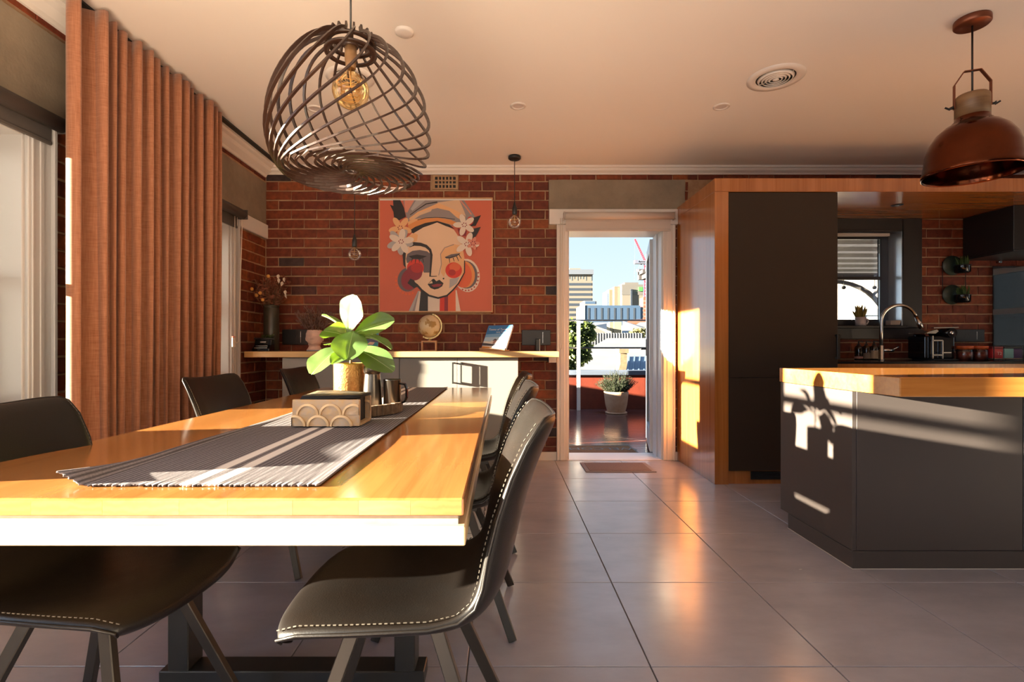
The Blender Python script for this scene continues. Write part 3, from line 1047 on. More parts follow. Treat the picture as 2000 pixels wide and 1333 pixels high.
CH_LABELS = [
    ("black leather dining chair at the table's front right, white stitching in view", (-0.205, 1.235, 180)),
    ("black leather dining chair on the table's right, directly behind the nearest one", (-0.185, 2.03, 180)),
    ("black leather dining chair at the table's far right, only its top showing", (-0.165, 2.80, 181)),
    ("dark leather dining chair at the front left, cropped by the frame", (-1.012, 1.275, -4)),
    ('dark leather dining chair standing in front of the rust curtain on the table\'s left side', (-1.16, 2.53, -4)),
    ('dark leather dining chair farthest on the left, in front of the pale grey cabinets', (-1.12, 3.47, -3)),
]
proto = chair_parts()
for i, (lb, (x, y, a)) in enumerate(CH_LABELS):
    o = proto if i == 0 else copy_tree(proto)
    o.location = (x, y, 0)
    o.rotation_euler = (0, 0, math.radians(a))
    tag(o, lb, 'chair', 'leather dining chairs round the table')

# ------------------------------------------------------------------ tray, plant, box, jug, mug
TR = TZ + 0.0085
tcx, tcy, trr = -0.66, 2.22, 0.225
tr = empty('serving_tray', (tcx, tcy, TR), 'round wooden tray with ribbed bark edge under the potted plant', 'tray')
M['bark'] = mat('dark_bark', (0.10, 0.06, 0.033), 0.6, var=(0.20, 0.13, 0.075), vscale=40)
M['traywood'] = wood('tray_timber', (0.36, 0.15, 0.05), (0.5, 0.24, 0.09), (2, 20, 20), 2, 0.35)
MB().lathe([(0, 0), (trr - .012, 0), (trr - .012, .012), (0, .012)], (tcx, tcy, TR), 40).build('base', M['traywood'], tr)
mb = MB()
nw = 56
for k in range(nw):
    a0, a1 = 2 * math.pi * k / nw, 2 * math.pi * (k + 1) / nw
    q = 0.004 * rng.random()
    hh = 0.040 + 0.004 * rng.random()
    for (r0, r1, z0, z1) in ((trr - 0.02, trr + q, 0.0, hh),):
        e_ = (a1 - a0) * 0.10
        pts = []
        for (rr, aa) in ((r0, a0), (r1 - .004, a0 + e_ * .3), (r1, a0 + e_ * 2.4), (r1, a1 - e_ * 2.4), (r1 - .004, a1 - e_ * .3), (r0, a1)):
            pts.append((tcx + rr * math.cos(aa), tcy + rr * math.sin(aa)))
        mb.prism(pts, 'z', TR + z0, TR + z1)
tag(mb.build('bark_rim', M['bark'], tr), kind='stuff')

PB = TR + 0.012
pcx, pcy = -0.672, 2.27
pot = empty('potted_fiddle_leaf_fig', (pcx, pcy, PB), 'bright green fiddle leaf fig in a hammered copper pot on the tray', 'plant')
M['hammered'] = mat('hammered_copper_glaze', (0.62, 0.34, 0.12), 0.30, metal=0.55, var=(0.46, 0.22, 0.07), vscale=70, bump=0.7, bscale=120)
MB().lathe([(0, 0), (.066, 0), (.070, .006), (.071, .19), (.0705, .196), (.066, .196), (.065, .17), (0, .165)], (pcx, pcy, PB), 40).build('pot', M['hammered'], pot)
MB().lathe([(0, .172), (.0655, .168)], (pcx, pcy, PB), 24).build('soil', mat('dark_soil', (0.03, 0.02, 0.014), 0.95), pot)
M['figleaf'] = leaf_mat('fig_leaf', (0.075, 0.145, 0.045), (0.22, 0.36, 0.02), 0.27, 0.36, (0.12, 0.21, 0.06))
M['rib'] = mat('leaf_midrib', (0.30, 0.38, 0.14), 0.5)
M['stem'] = mat('brown_stem', (0.20, 0.14, 0.07), 0.7)
def leaf_mesh_pts(base, tip, width, normal, cup=0.25, droop=0.12, nu=6, nv=9, obov=1.5, ruf=0.05):
    base, tip = Vector(base), Vector(tip)
    d = tip - base
    L_ = d.length
    d.normalize()
    nrm = Vector(normal)
    side = d.cross(nrm).normalized()
    nrm = side.cross(d).normalized()
    def pt(u, v):
        s_ = 2 * u - 1
        wv = max(0.02, (math.sin(math.pi * min(1, v ** 1.7)) ** 0.55 * 0.85 + 0.17 * math.sin(math.pi * v))) * width / 2
        if v > 0.999: wv = width * 0.10
        p = base + d * (L_ * v) + side * (s_ * wv)
        p += nrm * (cup * abs(s_) * wv - droop * L_ * (v - 0.3) ** 2 + ruf * wv * math.sin(v * 14 + s_ * 3) * abs(s_))
        if abs(s_) < 0.05: p -= nrm * 0.0025
        return p
    return pt
def PL(px, py, y): return PX(px, py, y)
LV = [  # base px,py,Y   tip px,py,Y  width  normal  cup  droop
    ((680, 652, 2.27), (692, 577, 2.23), 0.150, (-0.45, -0.9, 0.2), 0.10, 0.05),
    ((677, 655, 2.27), (631, 643, 2.14), 0.115, (-0.7, -0.6, 0.7), 0.15, 0.10),
    ((680, 650, 2.30), (634, 608, 2.38), 0.060, (-0.3, 0.3, 0.9), 0.4, 0.25),
    ((688, 652, 2.27), (766, 622, 2.22), 0.105, (0.25, -0.85, 0.5), 0.25, 0.18),
    ((692, 655, 2.25), (766, 664, 2.10), 0.065, (0.2, -0.1, 1), 0.4, 0.32),
    ((690, 645, 2.25), (678, 696, 2.08), 0.150, (0.15, -0.85, 0.55), 0.20, 0.22),
    ((676, 672, 2.24), (604, 722, 2.10), 0.155, (-0.5, -0.85, 0.3), 0.15, 0.24),
    ((702, 684, 2.22), (648, 706, 2.07), 0.085, (0.1, -0.5, 1.0), 0.3, 0.15),
    ((690, 678, 2.24), (764, 716, 2.13), 0.110, (-0.1, -0.8, 0.65), 0.2, 0.30),
    ((688, 668, 2.30), (738, 650, 2.46), 0.10, (0.1, -0.5, 0.8), 0.2, 0.15),
    ((680, 668, 2.32), (640, 668, 2.46), 0.10, (-0.1, -0.4, 0.9), 0.2, 0.15),
]
top = Vector((pcx + 0.005, pcy, PB + 0.30))
mb = MB()
mb.tube([(pcx, pcy, PB + .165), (pcx + .004, pcy, PB + .23), top], 0.005, 6)
for b_, t_, *_ in LV:
    p = Vector(PL(*b_))
    mb.tube([Vector((pcx + .003, pcy, max(PB + .18, min(p.z - 0.02, PB + .29)))), p], 0.0022, 5)
mb.build('stem', M['stem'], pot)
for b_, t_, w_, n_, cu, dr in LV:
    mb = MB()
    mb.grid(leaf_mesh_pts(PL(*b_), PL(*t_), w_, n_, cu, dr), 8, 12)
    last_leaf = mb.build('leaf', M['figleaf'], pot, fix=False)
    mid_ = leaf_mesh_pts(PL(*b_), PL(*t_), w_, n_, cu, dr)
    mb = MB(); mb.tube([mid_(0.5, k / 8.0) for k in range(9)], 0.0016, 4, radii=[0.0026 - 0.0002 * k for k in range(9)]); mb.build('midrib', M['rib'], last_leaf, fix=False)

# scalloped napkin box
bx0, bx1, by, bz = -0.737, -0.500, 1.80, TZ + 0.0085
bh, bd = 0.094, 0.165
nb = empty('napkin_box', ((bx0 + bx1) / 2, by + bd / 2, bz), 'brass-coloured scallop-patterned napkin box in front of the plant', 'napkin holder')
M['gilt'] = mat('antique_gilt', (0.82, 0.57, 0.30), 0.42, metal=0.25, var=(0.66, 0.44, 0.24), vscale=26, bump=0.15, bscale=90)
M['giltdark'] = mat('gilt_patina', (0.66, 0.43, 0.21), 0.5, metal=0.2, var=(0.54, 0.42, 0.32), vscale=40, bump=0.2, bscale=120)
def panel(y0, y1):
    p = MB().box(bx0, bx1, y0, y1, bz, bz + bh).build('scallop_panel', M['giltdark'], nb, bevel=0.002)
    R_ = 0.0395
    cl = lambda v, a, b: max(a, min(b, v))
    for row, (zc, xs) in enumerate(((bz + 0.0405, [0.055, 0.135, 0.216]), (bz + 0.001, [0.010, 0.093, 0.174]))):
        for xo in xs:
            xc = bx0 + xo
            # fan-shaped raised shell, thinner towards its foot
            yb = y0 - (0.0015 if row == 0 else 0.0045)
            N = 14
            ring = []
            for k in range(N + 1):
                a = math.pi * k / N
                ring.append((cl(xc + R_ * math.cos(a), bx0 + .001, bx1 - .001), cl(zc + R_ * math.sin(a), bz, bz + bh - .001)))
            inner = [(cl(xc + (R_ - .0075) * math.cos(math.pi * k / N), bx0 + .001, bx1 - .001), cl(zc + (R_ - .0075) * math.sin(math.pi * k / N), bz, bz + bh - .001)) for k in range(N + 1)]
            m2 = MB()
            vs = [(x, y0 + .001, z) for x, z in ring] + [(x, yb - .0045, z) for x, z in ring] + [(x, yb - .006, z) for x, z in inner] + [(x, yb + .0005, z) for x, z in inner]
            W = N + 1
            fs = []
            for k in range(N):
                for q in range(3):
                    fs.append((q * W + k, q * W + k + 1, (q + 1) * W + k + 1, (q + 1) * W + k))
            cidx = len(vs)
            vs.append((cl(xc, bx0 + .001, bx1 - .001), yb - 0.0015, max(bz, zc)))
            mis = [0] * len(fs)
            fs += [(3 * W + k, 3 * W + k + 1, cidx) for k in range(N)]
            m2.add(vs, fs, 0, False)
            m2.mi = [0] * (len(fs) - N) + [1] * N
            m2.build('scallop', [M['gilt'], M['giltdark']], p)
panel(by, by + 0.014)
panel(by + bd - 0.014, by + bd)
MB().box(bx0, bx1, by + 0.014, by + bd - 0.014, bz, bz + 0.008).build('base', M['gilt'], nb)
M['napkin'] = mat('black_napkin_paper', (0.014, 0.013, 0.014), 0.7)
M['napprint'] = mat('gold_print', (0.016, 0.014, 0.014), 0.6, var=(0.13, 0.095, 0.045), vscale=46, detail=1)
nk = empty('napkin_stack', ((bx0 + bx1) / 2, by + bd / 2, bz + 0.008), 'black napkins with a gold print lying on top of the scalloped box', 'napkins')
MB().box(bx0 + 0.02, bx1 - 0.02, by + 0.018, by + bd - 0.018, bz + 0.0085, bz + bh - 0.002).build('folded_stack', M['napkin'], nk)
mb = MB()
def nap(z, dx, w=0.0):
    def f(u, v):
        x = bx0 + 0.026 + (bx1 - bx0 - 0.03) * u + dx
        y = by + 0.004 + (bd - 0.01) * v
        return (x, y, z + 0.006 * math.sin(u * 3 + 1) * v + 0.004 * u)
    return f
for k in range(3):
    mb.grid(nap(bz + bh + 0.0015 + 0.0034 * k, 0.003 * k), 8, 6)
mm = mb.build('loose_napkins', M['napkin'], nk, fix=False)
md = mm.modifiers.new('t', 'SOLIDIFY'); md.thickness = 0.0024; md.offset = 1
mb = MB(); mb.grid(nap(bz + bh + 0.0015 + 0.0034 * 3, 0.006), 8, 6)
mm = mb.build('printed_top', M['napprint'], nk, fix=False)
md = mm.modifiers.new('t', 'SOLIDIFY'); md.thickness = 0.0008; md.offset = 1

# pewter pepper mill and dark mug
px_, py_ = -0.562, 2.225
MB().lathe([(0, 0), (.041, 0), (.042, .006), (.0385, .09), (.0335, .148), (.0335, .153), (.0375, .156), (.0375, .182), (.034, .187), (0, .188)], (px_, py_, PB), 28).build(
    'pepper_mill', M['steel_dark'], loc=(px_, py_, PB), label='tapered pewter grinder with a banded top, right beside the copper pot', cat='grinder')
gx, gy = -0.478, 2.235
mg = empty('mug', (gx, gy, PB), 'dark pewter mug with a broad black handle at the right of the tray', 'mug')
MB().lathe([(0, 0), (.036, 0), (.038, .004), (.038, .122), (.040, .126), (.036, .126), (.035, .012), (0, .010)], (gx, gy, PB), 28).build('body', M['steel_dark'], mg)
mb = MB()
pth = [(gx + .034, gy - .010, PB + .108), (gx + .058, gy - .014, PB + .106), (gx + .066, gy - .015, PB + .085), (gx + .066, gy - .015, PB + .05), (gx + .056, gy - .013, PB + .028), (gx + .034, gy - .010, PB + .022)]
mb.sweep(pth, [(-.009, -.004), (.009, -.004), (.009, .004), (-.009, .004)], sm=False)
mb.build('handle', M['blackgloss'], mg, bevel=0.002)
# ------------------------------------------------------------------ curtain
def curtain():
    NF = 14.0
    y0, y1 = 2.395, 3.545
    NA, NW = 18, 230
    nu, nv = NA + NW, 26
    def pt(u, v):
        z = 0.018 + (CEIL - 0.03 - 0.018) * v
        i = round(u * nu)
        if i <= NA:      # rolled leading edge
            a = math.radians(120 + 195 * i / NA)
            return (-1.960 + 0.046 * math.cos(a), 2.372 + 0.046 * math.sin(a), z)
        f = (i - NA) / NW
        k = f * NF
        warp = 0.30 * math.sin(k * 0.9 + 1.5 * (1 - v) + 0.6) * (1 - v) * 0.9
        amp = 0.060 + 0.016 * math.sin(k * 1.7) + 0.016 * (1 - v) * math.sin(k * 0.8 + 2)
        wv = math.sin(2 * math.pi * (k + warp * 0.45) + 1.75)
        wv = math.copysign(abs(wv) ** 0.8, wv)
        x = -1.99 + amp * wv + 0.010 * math.sin(2 * math.pi * k * 2.0 + 2 * v)
        y = y0 + (y1 - y0) * f + (0.012 + 0.016 * (0.5 + 0.5 * math.sin(k * 2.3))) * math.sin(4 * math.pi * (k + warp * 0.45) + 3.5) * min(1, f * 12) * (1 if f < 0.98 else 0)
        y += 0.015 * (1 - v) * math.sin(k * 1.3)
        if f < 0.03:
            t_ = f / 0.03
            ax, ay = -1.960 + 0.046 * math.cos(math.radians(315)), 2.372 + 0.046 * math.sin(math.radians(315))
            x = ax + (x - ax) * t_; y = ay + (y - ay) * t_
        return (x, y, z)
    r = empty('curtain', (-2.015, 2.95, 0), 'floor-length rust-coloured curtain gathered in deep folds between two windows', 'curtain')
    m, n, b = _nodes('rust_linen')
    L = n.links
    geo = n.nodes.new('ShaderNodeNewGeometry')
    mp = n.nodes.new('ShaderNodeMapping'); mp.inputs['Scale'].default_value = (18, 18, 260)
    L.new(geo.outputs['Position'], mp.inputs['Vector'])
    nz = n.nodes.new('ShaderNodeTexNoise'); nz.inputs['Scale'].default_value = 1.0; nz.inputs['Detail'].default_value = 4
    L.new(mp.outputs[0], nz.inputs['Vector'])
    mp2 = n.nodes.new('ShaderNodeMapping'); mp2.inputs['Scale'].default_value = (230, 230, 12)
    L.new(geo.outputs['Position'], mp2.inputs['Vector'])
    n2 = n.nodes.new('ShaderNodeTexNoise'); n2.inputs['Scale'].default_value = 1.0; n2.inputs['Detail'].default_value = 3
    L.new(mp2.outputs[0], n2.inputs['Vector'])
    ad = n.nodes.new('ShaderNodeMath'); ad.operation = 'ADD'
    L.new(nz.outputs['Fac'], ad.inputs[0]); L.new(n2.outputs['Fac'], ad.inputs[1])
    cr = n.nodes.new('ShaderNodeMapRange'); cr.inputs['From Min'].default_value = 0.6; cr.inputs['From Max'].default_value = 1.4
    L.new(ad.outputs[0], cr.inputs['Value'])
    mx = n.nodes.new('ShaderNodeMix'); mx.data_type = 'RGBA'
    L.new(cr.outputs[0], mx.inputs['Factor'])
    mx.inputs[6].default_value = (0.25, 0.095, 0.045, 1); mx.inputs[7].default_value = (0.44, 0.20, 0.115, 1)
    L.new(mx.outputs[2], b.inputs['Base Color'])
    b.inputs['Roughness'].default_value = 0.85
    b.inputs['Specular IOR Level'].default_value = 0.2
    b.inputs['Sheen Weight'].default_value = 0.25
    mb = MB(); mb.grid(pt, nu, nv)
    o = mb.build('fabric', m, r, fix=False)
    md = o.modifiers.new('t', 'SOLIDIFY'); md.thickness = 0.003
    MB().box(-2.035, -1.995, 1.2, 4.60, CEIL - 0.014, CEIL - 0.002).build('track', M['black'], r)
curtain()

# ------------------------------------------------------------------ roller blinds
def roller(name, axis, p, a0, a1, z, rad, drop, fab, tubem, label, cordx=None, wrap=0.6):
    """p = wall-normal position of tube centre"""
    mid = (a0 + a1) / 2
    loc = (p, mid, z) if axis == 'x' else (mid, p, z)
    r = empty('roller_blind', loc, label, 'blind')
    def cyl(a, b, rr, nm, m):
        mb = MB()
        if axis == 'x': mb.tube([(p, a, z), (p, b, z)], rr, 20)
        else: mb.tube([(a, p, z), (b, p, z)], rr, 20)
        mb.build(nm, m, r)
    cyl(a0, a1, rad, 'fabric_roll', tubem)
    sgn = 1 if axis == 'x' else -1
    for a in (a0 - 0.012, a1 + 0.004):
        mb = MB()
        if axis == 'x': mb.box(WL + 0.022, p + rad, a, a + 0.008, z - rad, z + rad)
        else: mb.box(a, a + 0.008, p - rad, WB - 0.03, z - rad, z + rad)
        mb.build('bracket', tubem, r)
    mb = MB()
    m2 = MB()
    q = p - sgn * (rad - 0.003)
    if axis == 'x':
        mb.box(q - 0.001, q + 0.001, a0 + 0.01, a1 - 0.02, z - drop, z)
        m2.box(q - 0.007, q + 0.007, a0 + 0.01, a1 - 0.02, z - drop - 0.018, z - drop)
    else:
        mb.box(a0 + 0.01, a1 - 0.02, q - 0.001, q + 0.001, z - drop, z)
        m2.box(a0 + 0.01, a1 - 0.02, q - 0.008, q + 0.008, z - drop - 0.018, z - drop)
    mb.build('hanging_fabric', fab, r)
    m2.build('bottom_rail', tubem, r, bevel=0.003)
    return r
ra = roller('roller_blind', 'x', WL + 0.066, 0.0, 2.46, 2.11, 0.036, 0.085, M['blindgrey'], M['blindgrey'], 'long charcoal roller blind rolled up over the near left windows')
rb = roller('roller_blind', 'x', WL + 0.066, 2.92, 4.175, 2.125, 0.038, 0.10, M['blindgrey'], M['blindgrey'], 'charcoal roller blind rolled up over the window beside the corner, cord hanging')
mb = MB()
pts = [(WL + 0.06, 4.18, 2.12 - 0.09 * k) for k in range(1, 12)]
cpts = [(WL + 0.06, 4.185 - 0.006 * k, 2.12 - 1.03 * k / 10) for k in range(11)] + [(WL + 0.055, 4.10, 1.075), (WL + 0.05, 4.085, 1.10), (WL + 0.05, 4.085, 2.10)]
mb.tube(cpts, 0.0032, 5)
mb.build('pull_cord', M['cord'], rb)
MB().box(WL + 0.036, WL + 0.046, 4.065, 4.105, 1.045, 1.13).build('cord_tag', M['cord'], rb, bevel=0.002)
MB().box(WL + 0.0355, WL + 0.0465, 4.0648, 4.1052, 1.118, 1.1305).build('tag_stripe', mat('red_tag', (0.6, 0.08, 0.04), 0.5), rb)
rc = roller('roller_blind', 'y', WB - 0.075, 0.575, 1.565, 2.238, 0.032, 0.115, M['blindbeige'], M['blindbeige'], 'beige roller blind rolled up above the open glass door')
mb = MB()
cp = [(0.553, WB - 0.06, 2.22), (0.553, WB - 0.06, 1.05), (0.547, WB - 0.06, 1.02), (0.535, WB - 0.06, 1.03), (0.532, WB - 0.06, 1.06), (0.535, WB - 0.06, 2.22)]
mb.tube(cp, 0.003, 5)
mb.build('pull_cord', M['cord'], rc)

# ------------------------------------------------------------------ wall shelf and cabinets
SY = 4.30
MB().box(-2.165, 0.482, SY, WB - 0.002, 0.957, 1.007).build('wall_shelf', M['shelfwood'], bevel=0.003, loc=(-0.84, 4.5, 0.957),
    label='long pale timber wall shelf fixed along the brick wall', cat='shelf')
MB().box(0.43, 0.50, WB - 0.045, WB - 0.003, 0.90, 0.955).build('shelf_bracket', M['white'], loc=(0.46, 4.70, 0.9), bevel=0.003, label='small cream block supporting the shelf end beside the door frame', cat='bracket')
cabs = [-1.862, -1.362, -0.868, -0.376, 0.14]
names = ['leftmost pale grey base cabinet under the shelf, behind the far chair', 'pale grey base cabinet under the shelf, behind the potted plant',
         'pale grey base cabinet under the globe, black pull at its right edge', 'rightmost pale grey base cabinet under the shelf, black pull at its left edge']
CY = 4.338
for i in range(4):
    a, b_ = cabs[i], cabs[i + 1]
    c = empty('base_cabinet', ((a + b_) / 2, CY + 0.18, 0), names[i], 'cabinet', 'pale grey cabinets under the shelf')
    MB().box(a + 0.001, b_ - 0.001, CY + 0.02, WB - 0.012, 0.09, 0.955).build('carcass', M['greyboard'], c)
    MB().box(a + 0.001, b_ - 0.001, CY + 0.06, WB - 0.012, 0.0, 0.09).build('kickboard', M['greyboard'], c)
    d = MB().box(a + 0.0018, b_ - 0.0018, CY, CY + 0.019, 0.10, 0.95).build('door', M['greyboard'], c, bevel=0.0015)
    hx = (b_ - 0.035) if i % 2 == 0 else (a + 0.035)
    mb = MB()
    mb.box(hx - 0.006, hx + 0.006, CY - 0.040, CY - 0.030, 0.735, 0.915)
    mb.box(hx - 0.006, hx + 0.006, CY - 0.030, CY, 0.903, 0.915).box(hx - 0.006, hx + 0.006, CY - 0.030, CY, 0.735, 0.747)
    mb.build('handle', M['black'], d)

# ------------------------------------------------------------------ painting
pg = empty('painting', (-0.605, WB - 0.03, 1.89), 'square framed painting of a woman with closed eyes and flowers on coral', 'painting')
px0, px1, pz0, pz1 = PX(740.5, 0, WB - .03)[0], PX(962.5, 0, WB - .03)[0], PX(0, 610.5, WB - .03)[2], PX(0, 387.5, WB - .03)[2]
fw = 0.010
mb = MB()
PYF, PYB = WB - 0.052, WB - 0.006
mb.box(px0, px0 + fw, PYF, PYB, pz0, pz1).box(px1 - fw, px1, PYF, PYB, pz0, pz1)
mb.box(px0 + fw, px1 - fw, PYF, PYB, pz0, pz0 + fw).box(px0 + fw, px1 - fw, PYF, PYB, pz1 - fw, pz1)
mb.build('frame', wood('oak_frame', (0.45, 0.24, 0.10), (0.58, 0.34, 0.16), (8, 8, 8), 2, 0.4), pg, bevel=0.001)
YC = WB - 0.046
cols = {}
def pm(name, r, g_, b_):
    if name not in cols:
        cols[name] = len(cols)
        pmats.append(mat('paint_' + name, tuple(c * 0.82 for c in srgb(r, g_, b_)), 0.55))
    return cols[name]
pmats = []
BGc = pm('coral', 222, 112, 84)
Kc = pm('ink', 38, 30, 30); Gc = pm('grey', 158, 146, 146); Pc = pm('skin', 250, 212, 178); P2 = pm('peach', 250, 192, 138)
Oc = pm('orange', 240, 156, 88); Dc = pm('slate', 112, 100, 104); Rc = pm('red', 232, 66, 48); Mc = pm('maroon', 150, 46, 58); Wc = pm('white', 244, 226, 210)
Tc = pm('turban_coral', 232, 150, 128); LGc = pm('light_grey', 190, 184, 184); Cc = pm('crimson', 190, 52, 48); Fc = pm('flame', 240, 112, 70); Bc = pm('beige', 236, 196, 160)
mb = MB()
lay_n = [0]
def pp(cx, cy):
    x_px, y_px = 730 + cx / 5.554, 380 + cy / 5.554
    x = (x_px - 980) * YC / 1000.0
    z = CAMZ - (y_px - 677) * YC / 1000.0
    return x, z
cl_ = lambda v, a, b: max(a, min(b, v))
def poly(c, pts):
    lay_n[0] += 1
    y = YC - 0.00012 * lay_n[0]
    q = [pp(cl_(a, 66, 1280), cl_(b, 66, 1268)) for a, b in pts]
    # clean duplicates
    vs = []
    for x, z in q:
        if not vs or abs(vs[-1][0] - x) + abs(vs[-1][2] - z) > 1e-5: vs.append((x, y, z))
    mb.add(vs, [tuple(range(len(vs)))], c)
def ell(c, cx, cy, rx, ry, rot=0.0, n=24, a0=0, a1=360):
    rot = math.radians(rot)
    P_ = []
    for k in range(n + (0 if a1 - a0 == 360 else 1)):
        a = math.radians(a0 + (a1 - a0) * k / n)
        x, y = rx * math.cos(a), ry * math.sin(a)
        P_.append((cx + x * math.cos(rot) - y * math.sin(rot), cy + x * math.sin(rot) + y * math.cos(rot)))
    poly(c, P_)
def stroke(c, pts, w0, w1=None):
    w1 = w0 if w1 is None else w1
    n_ = len(pts)
    Lh, Rh = [], []
    for i, (x, y) in enumerate(pts):
        a = pts[max(i - 1, 0)]; b = pts[min(i + 1, n_ - 1)]
        d = Vector((b[0] - a[0], b[1] - a[1])).normalized()
        w_ = (w0 + (w1 - w0) * i / (n_ - 1)) / 2
        Lh.append((x - d.y * w_, y + d.x * w_)); Rh.append((x + d.y * w_, y - d.x * w_))
    lay_n[0] += 1
    y_ = YC - 0.00012 * lay_n[0]
    for i in range(n_ - 1):
        q = [Lh[i], Lh[i + 1], Rh[i + 1], Rh[i]]
        mb.add([(pp(cl_(a, 66, 1280), cl_(b, 66, 1268))[0], y_, pp(cl_(a, 66, 1280), cl_(b, 66, 1268))[1]) for a, b in q], [(0, 1, 2, 3)], c)
poly(BGc, [(66, 66), (1280, 66), (1280, 1268), (66, 1268)])
# earrings
ell(Wc, 1010, 880, 140, 182, -8)
ell(Dc, 1002, 872, 124, 152, -8); ell(Oc, 985, 868, 112, 146, -8); ell(Fc, 960, 872, 104, 142, -8)
for k in range(9):
    a = math.radians(-10 + k * 15)
    cx, cy = 1008 + 128 * math.cos(a), 880 + 164 * math.sin(a)
    ell(Cc, cx, cy, 11, 11, 0, 4)
ell(Dc, 372, 925, 112, 132, 10); ell(Mc, 388, 925, 90, 116, 10)
for k in range(9):
    a = math.radians(195 - k * 16)
    ell(Fc, 372 + 132 * math.cos(a), 935 + 148 * math.sin(a), 13, 13, 0, 8)
# neck
poly(LGc, [(380, 1268), (480, 1050), (500, 1050), (442, 1268)])
poly(Gc, [(420, 1268), (486, 1060), (500, 1060), (452, 1268)])
poly(Wc, [(446, 1268), (492, 1050), (512, 1060), (492, 1268)])
poly(Kc, [(490, 1268), (512, 1040), (592, 1080), (590, 1268)])
poly(Wc, [(588, 1268), (588, 1080), (722, 1080), (716, 1268)])
poly(Rc, [(715, 1268), (718, 1100), (800, 1060), (890, 1000), (892, 1268)])
poly(Mc, [(766, 1268), (768, 1080), (806, 1060), (806, 1268)])
poly(Fc, [(806, 1268), (806, 1060), (860, 1020), (892, 1010), (892, 1268)])
poly(Wc, [(890, 1268), (888, 1040), (900, 1040), (942, 1268)])
# turban
poly(Gc, [(320, 66), (980, 66), (1115, 265), (1010, 330), (880, 350), (680, 290), (480, 340), (370, 300), (345, 200)])
poly(Tc, [(335, 66), (440, 66), (390, 150), (365, 200), (335, 190)])
poly(LGc, [(460, 66), (560, 66), (420, 180), (400, 160)])
poly(P2, [(385, 260), (480, 190), (600, 140), (700, 95), (860, 140), (1000, 250), (920, 270), (820, 180), (690, 150), (560, 180), (450, 240), (390, 290)])
poly(Bc, [(690, 90), (800, 75), (880, 66), (930, 66), (980, 180), (1000, 240), (880, 170)])
stroke(Tc, [(940, 66), (1000, 140), (1060, 220)], 14)
stroke(Kc, [(395, 225), (470, 170), (570, 105), (690, 85)], 7, 12)
poly(Bc, [(400, 270), (500, 195), (640, 150), (620, 185), (500, 230), (410, 290)])
poly(Gc, [(440, 280), (560, 220), (700, 190), (840, 215), (930, 270), (800, 255), (660, 245), (520, 270), (440, 310)])
poly(Oc, [(370, 330), (450, 290), (560, 262), (700, 255), (830, 275), (910, 310), (920, 350), (800, 320), (690, 290), (560, 312), (450, 360), (385, 400)])
poly(P2, [(370, 300), (430, 270), (520, 262), (450, 295), (375, 335)])
stroke(Kc, [(475, 280), (560, 258), (660, 252), (770, 256), (880, 272)], 6, 6)
# face
poly(Pc, [(680, 305), (780, 340), (870, 385), (935, 480), (965, 580), (985, 700), (982, 850), (925, 970), (805, 1095), (700, 1122), (600, 1095), (490, 1005), (380, 900), (342, 760), (335, 600), (365, 470), (420, 420), (520, 360), (610, 325)])
poly(P2, [(335, 560), (370, 460), (440, 420), (480, 440), (470, 510), (380, 530)])
poly(P2, [(720, 640), (760, 580), (860, 540), (960, 560), (985, 700), (980, 860), (930, 900), (800, 800), (760, 900), (730, 850), (735, 720)])
poly(LGc, [(825, 920), (930, 900), (900, 970), (820, 1020)])
stroke(Gc, [(870, 545), (770, 580), (725, 650), (735, 760), (705, 880)], 8, 7)
poly(Kc, [(380, 400), (430, 425), (540, 360), (640, 325), (690, 305), (780, 345), (880, 378), (820, 330), (690, 290), (560, 312), (450, 355)])
# left eye shadow
poly(Dc, [(352, 700), (365, 650), (420, 615), (500, 605), (580, 620), (625, 655), (625, 850), (545, 850), (520, 770), (440, 740), (360, 745)])
poly(Kc, [(378, 672), (470, 655), (578, 672), (510, 704), (420, 700)])
ell(Rc, 452, 800, 92, 95); ell(Mc, 440, 850, 88, 86); ell(Cc, 470, 800, 66, 54)
for a, b in (((420, 700), (408, 742)), ((458, 704), (450, 755)), ((495, 704), (496, 745)), ((532, 696), (542, 742))): stroke(Kc, [a, b], 10, 5)
# right eye
poly(Dc, [(772, 682), (840, 652), (936, 640), (905, 672), (830, 697), (790, 698)])
stroke(Kc, [(775, 686), (830, 688), (900, 668), (936, 642)], 9, 6)
ell(Rc, 868, 825, 90, 86); ell(Fc, 880, 790, 60, 46); ell(Cc, 850, 850, 40, 34)
for a, b in (((820, 696), (826, 745)), ((862, 690), (874, 730)), ((900, 675), (922, 726)), ((924, 655), (952, 700))): stroke(Kc, [a, b], 9, 5)
# brow + nose
stroke(Kc, [(385, 555), (440, 540), (510, 545), (570, 565), (612, 605), (628, 660), (622, 760), (612, 890)], 44, 16)
stroke(Kc, [(604, 890), (650, 892), (686, 890)], 9, 6)
stroke(Rc, [(372, 535), (420, 522)], 12, 4)
# lips
poly(Kc, [(586, 978), (640, 920), (656, 918), (680, 945), (712, 928), (758, 966), (742, 1000), (700, 1025), (660, 1034), (618, 1018)])
poly(Pc, [(596, 972), (632, 938), (640, 966)])
poly(Mc, [(625, 985), (690, 972), (745, 975), (715, 1002), (650, 1008)])
ell(Kc, 758, 916, 9, 9, 0, 10)
# jaw outline
stroke(Kc, [(986, 720), (985, 850), (920, 968), (860, 1040), (795, 1100), (700, 1126), (600, 1100), (520, 1040), (470, 985), (420, 950)], 10, 26)
poly(Kc, [(330, 590), (352, 620), (345, 720), (350, 800), (325, 770), (314, 660)])
poly(Kc, [(368, 965), (400, 915), (440, 935), (475, 1005), (440, 1020)])
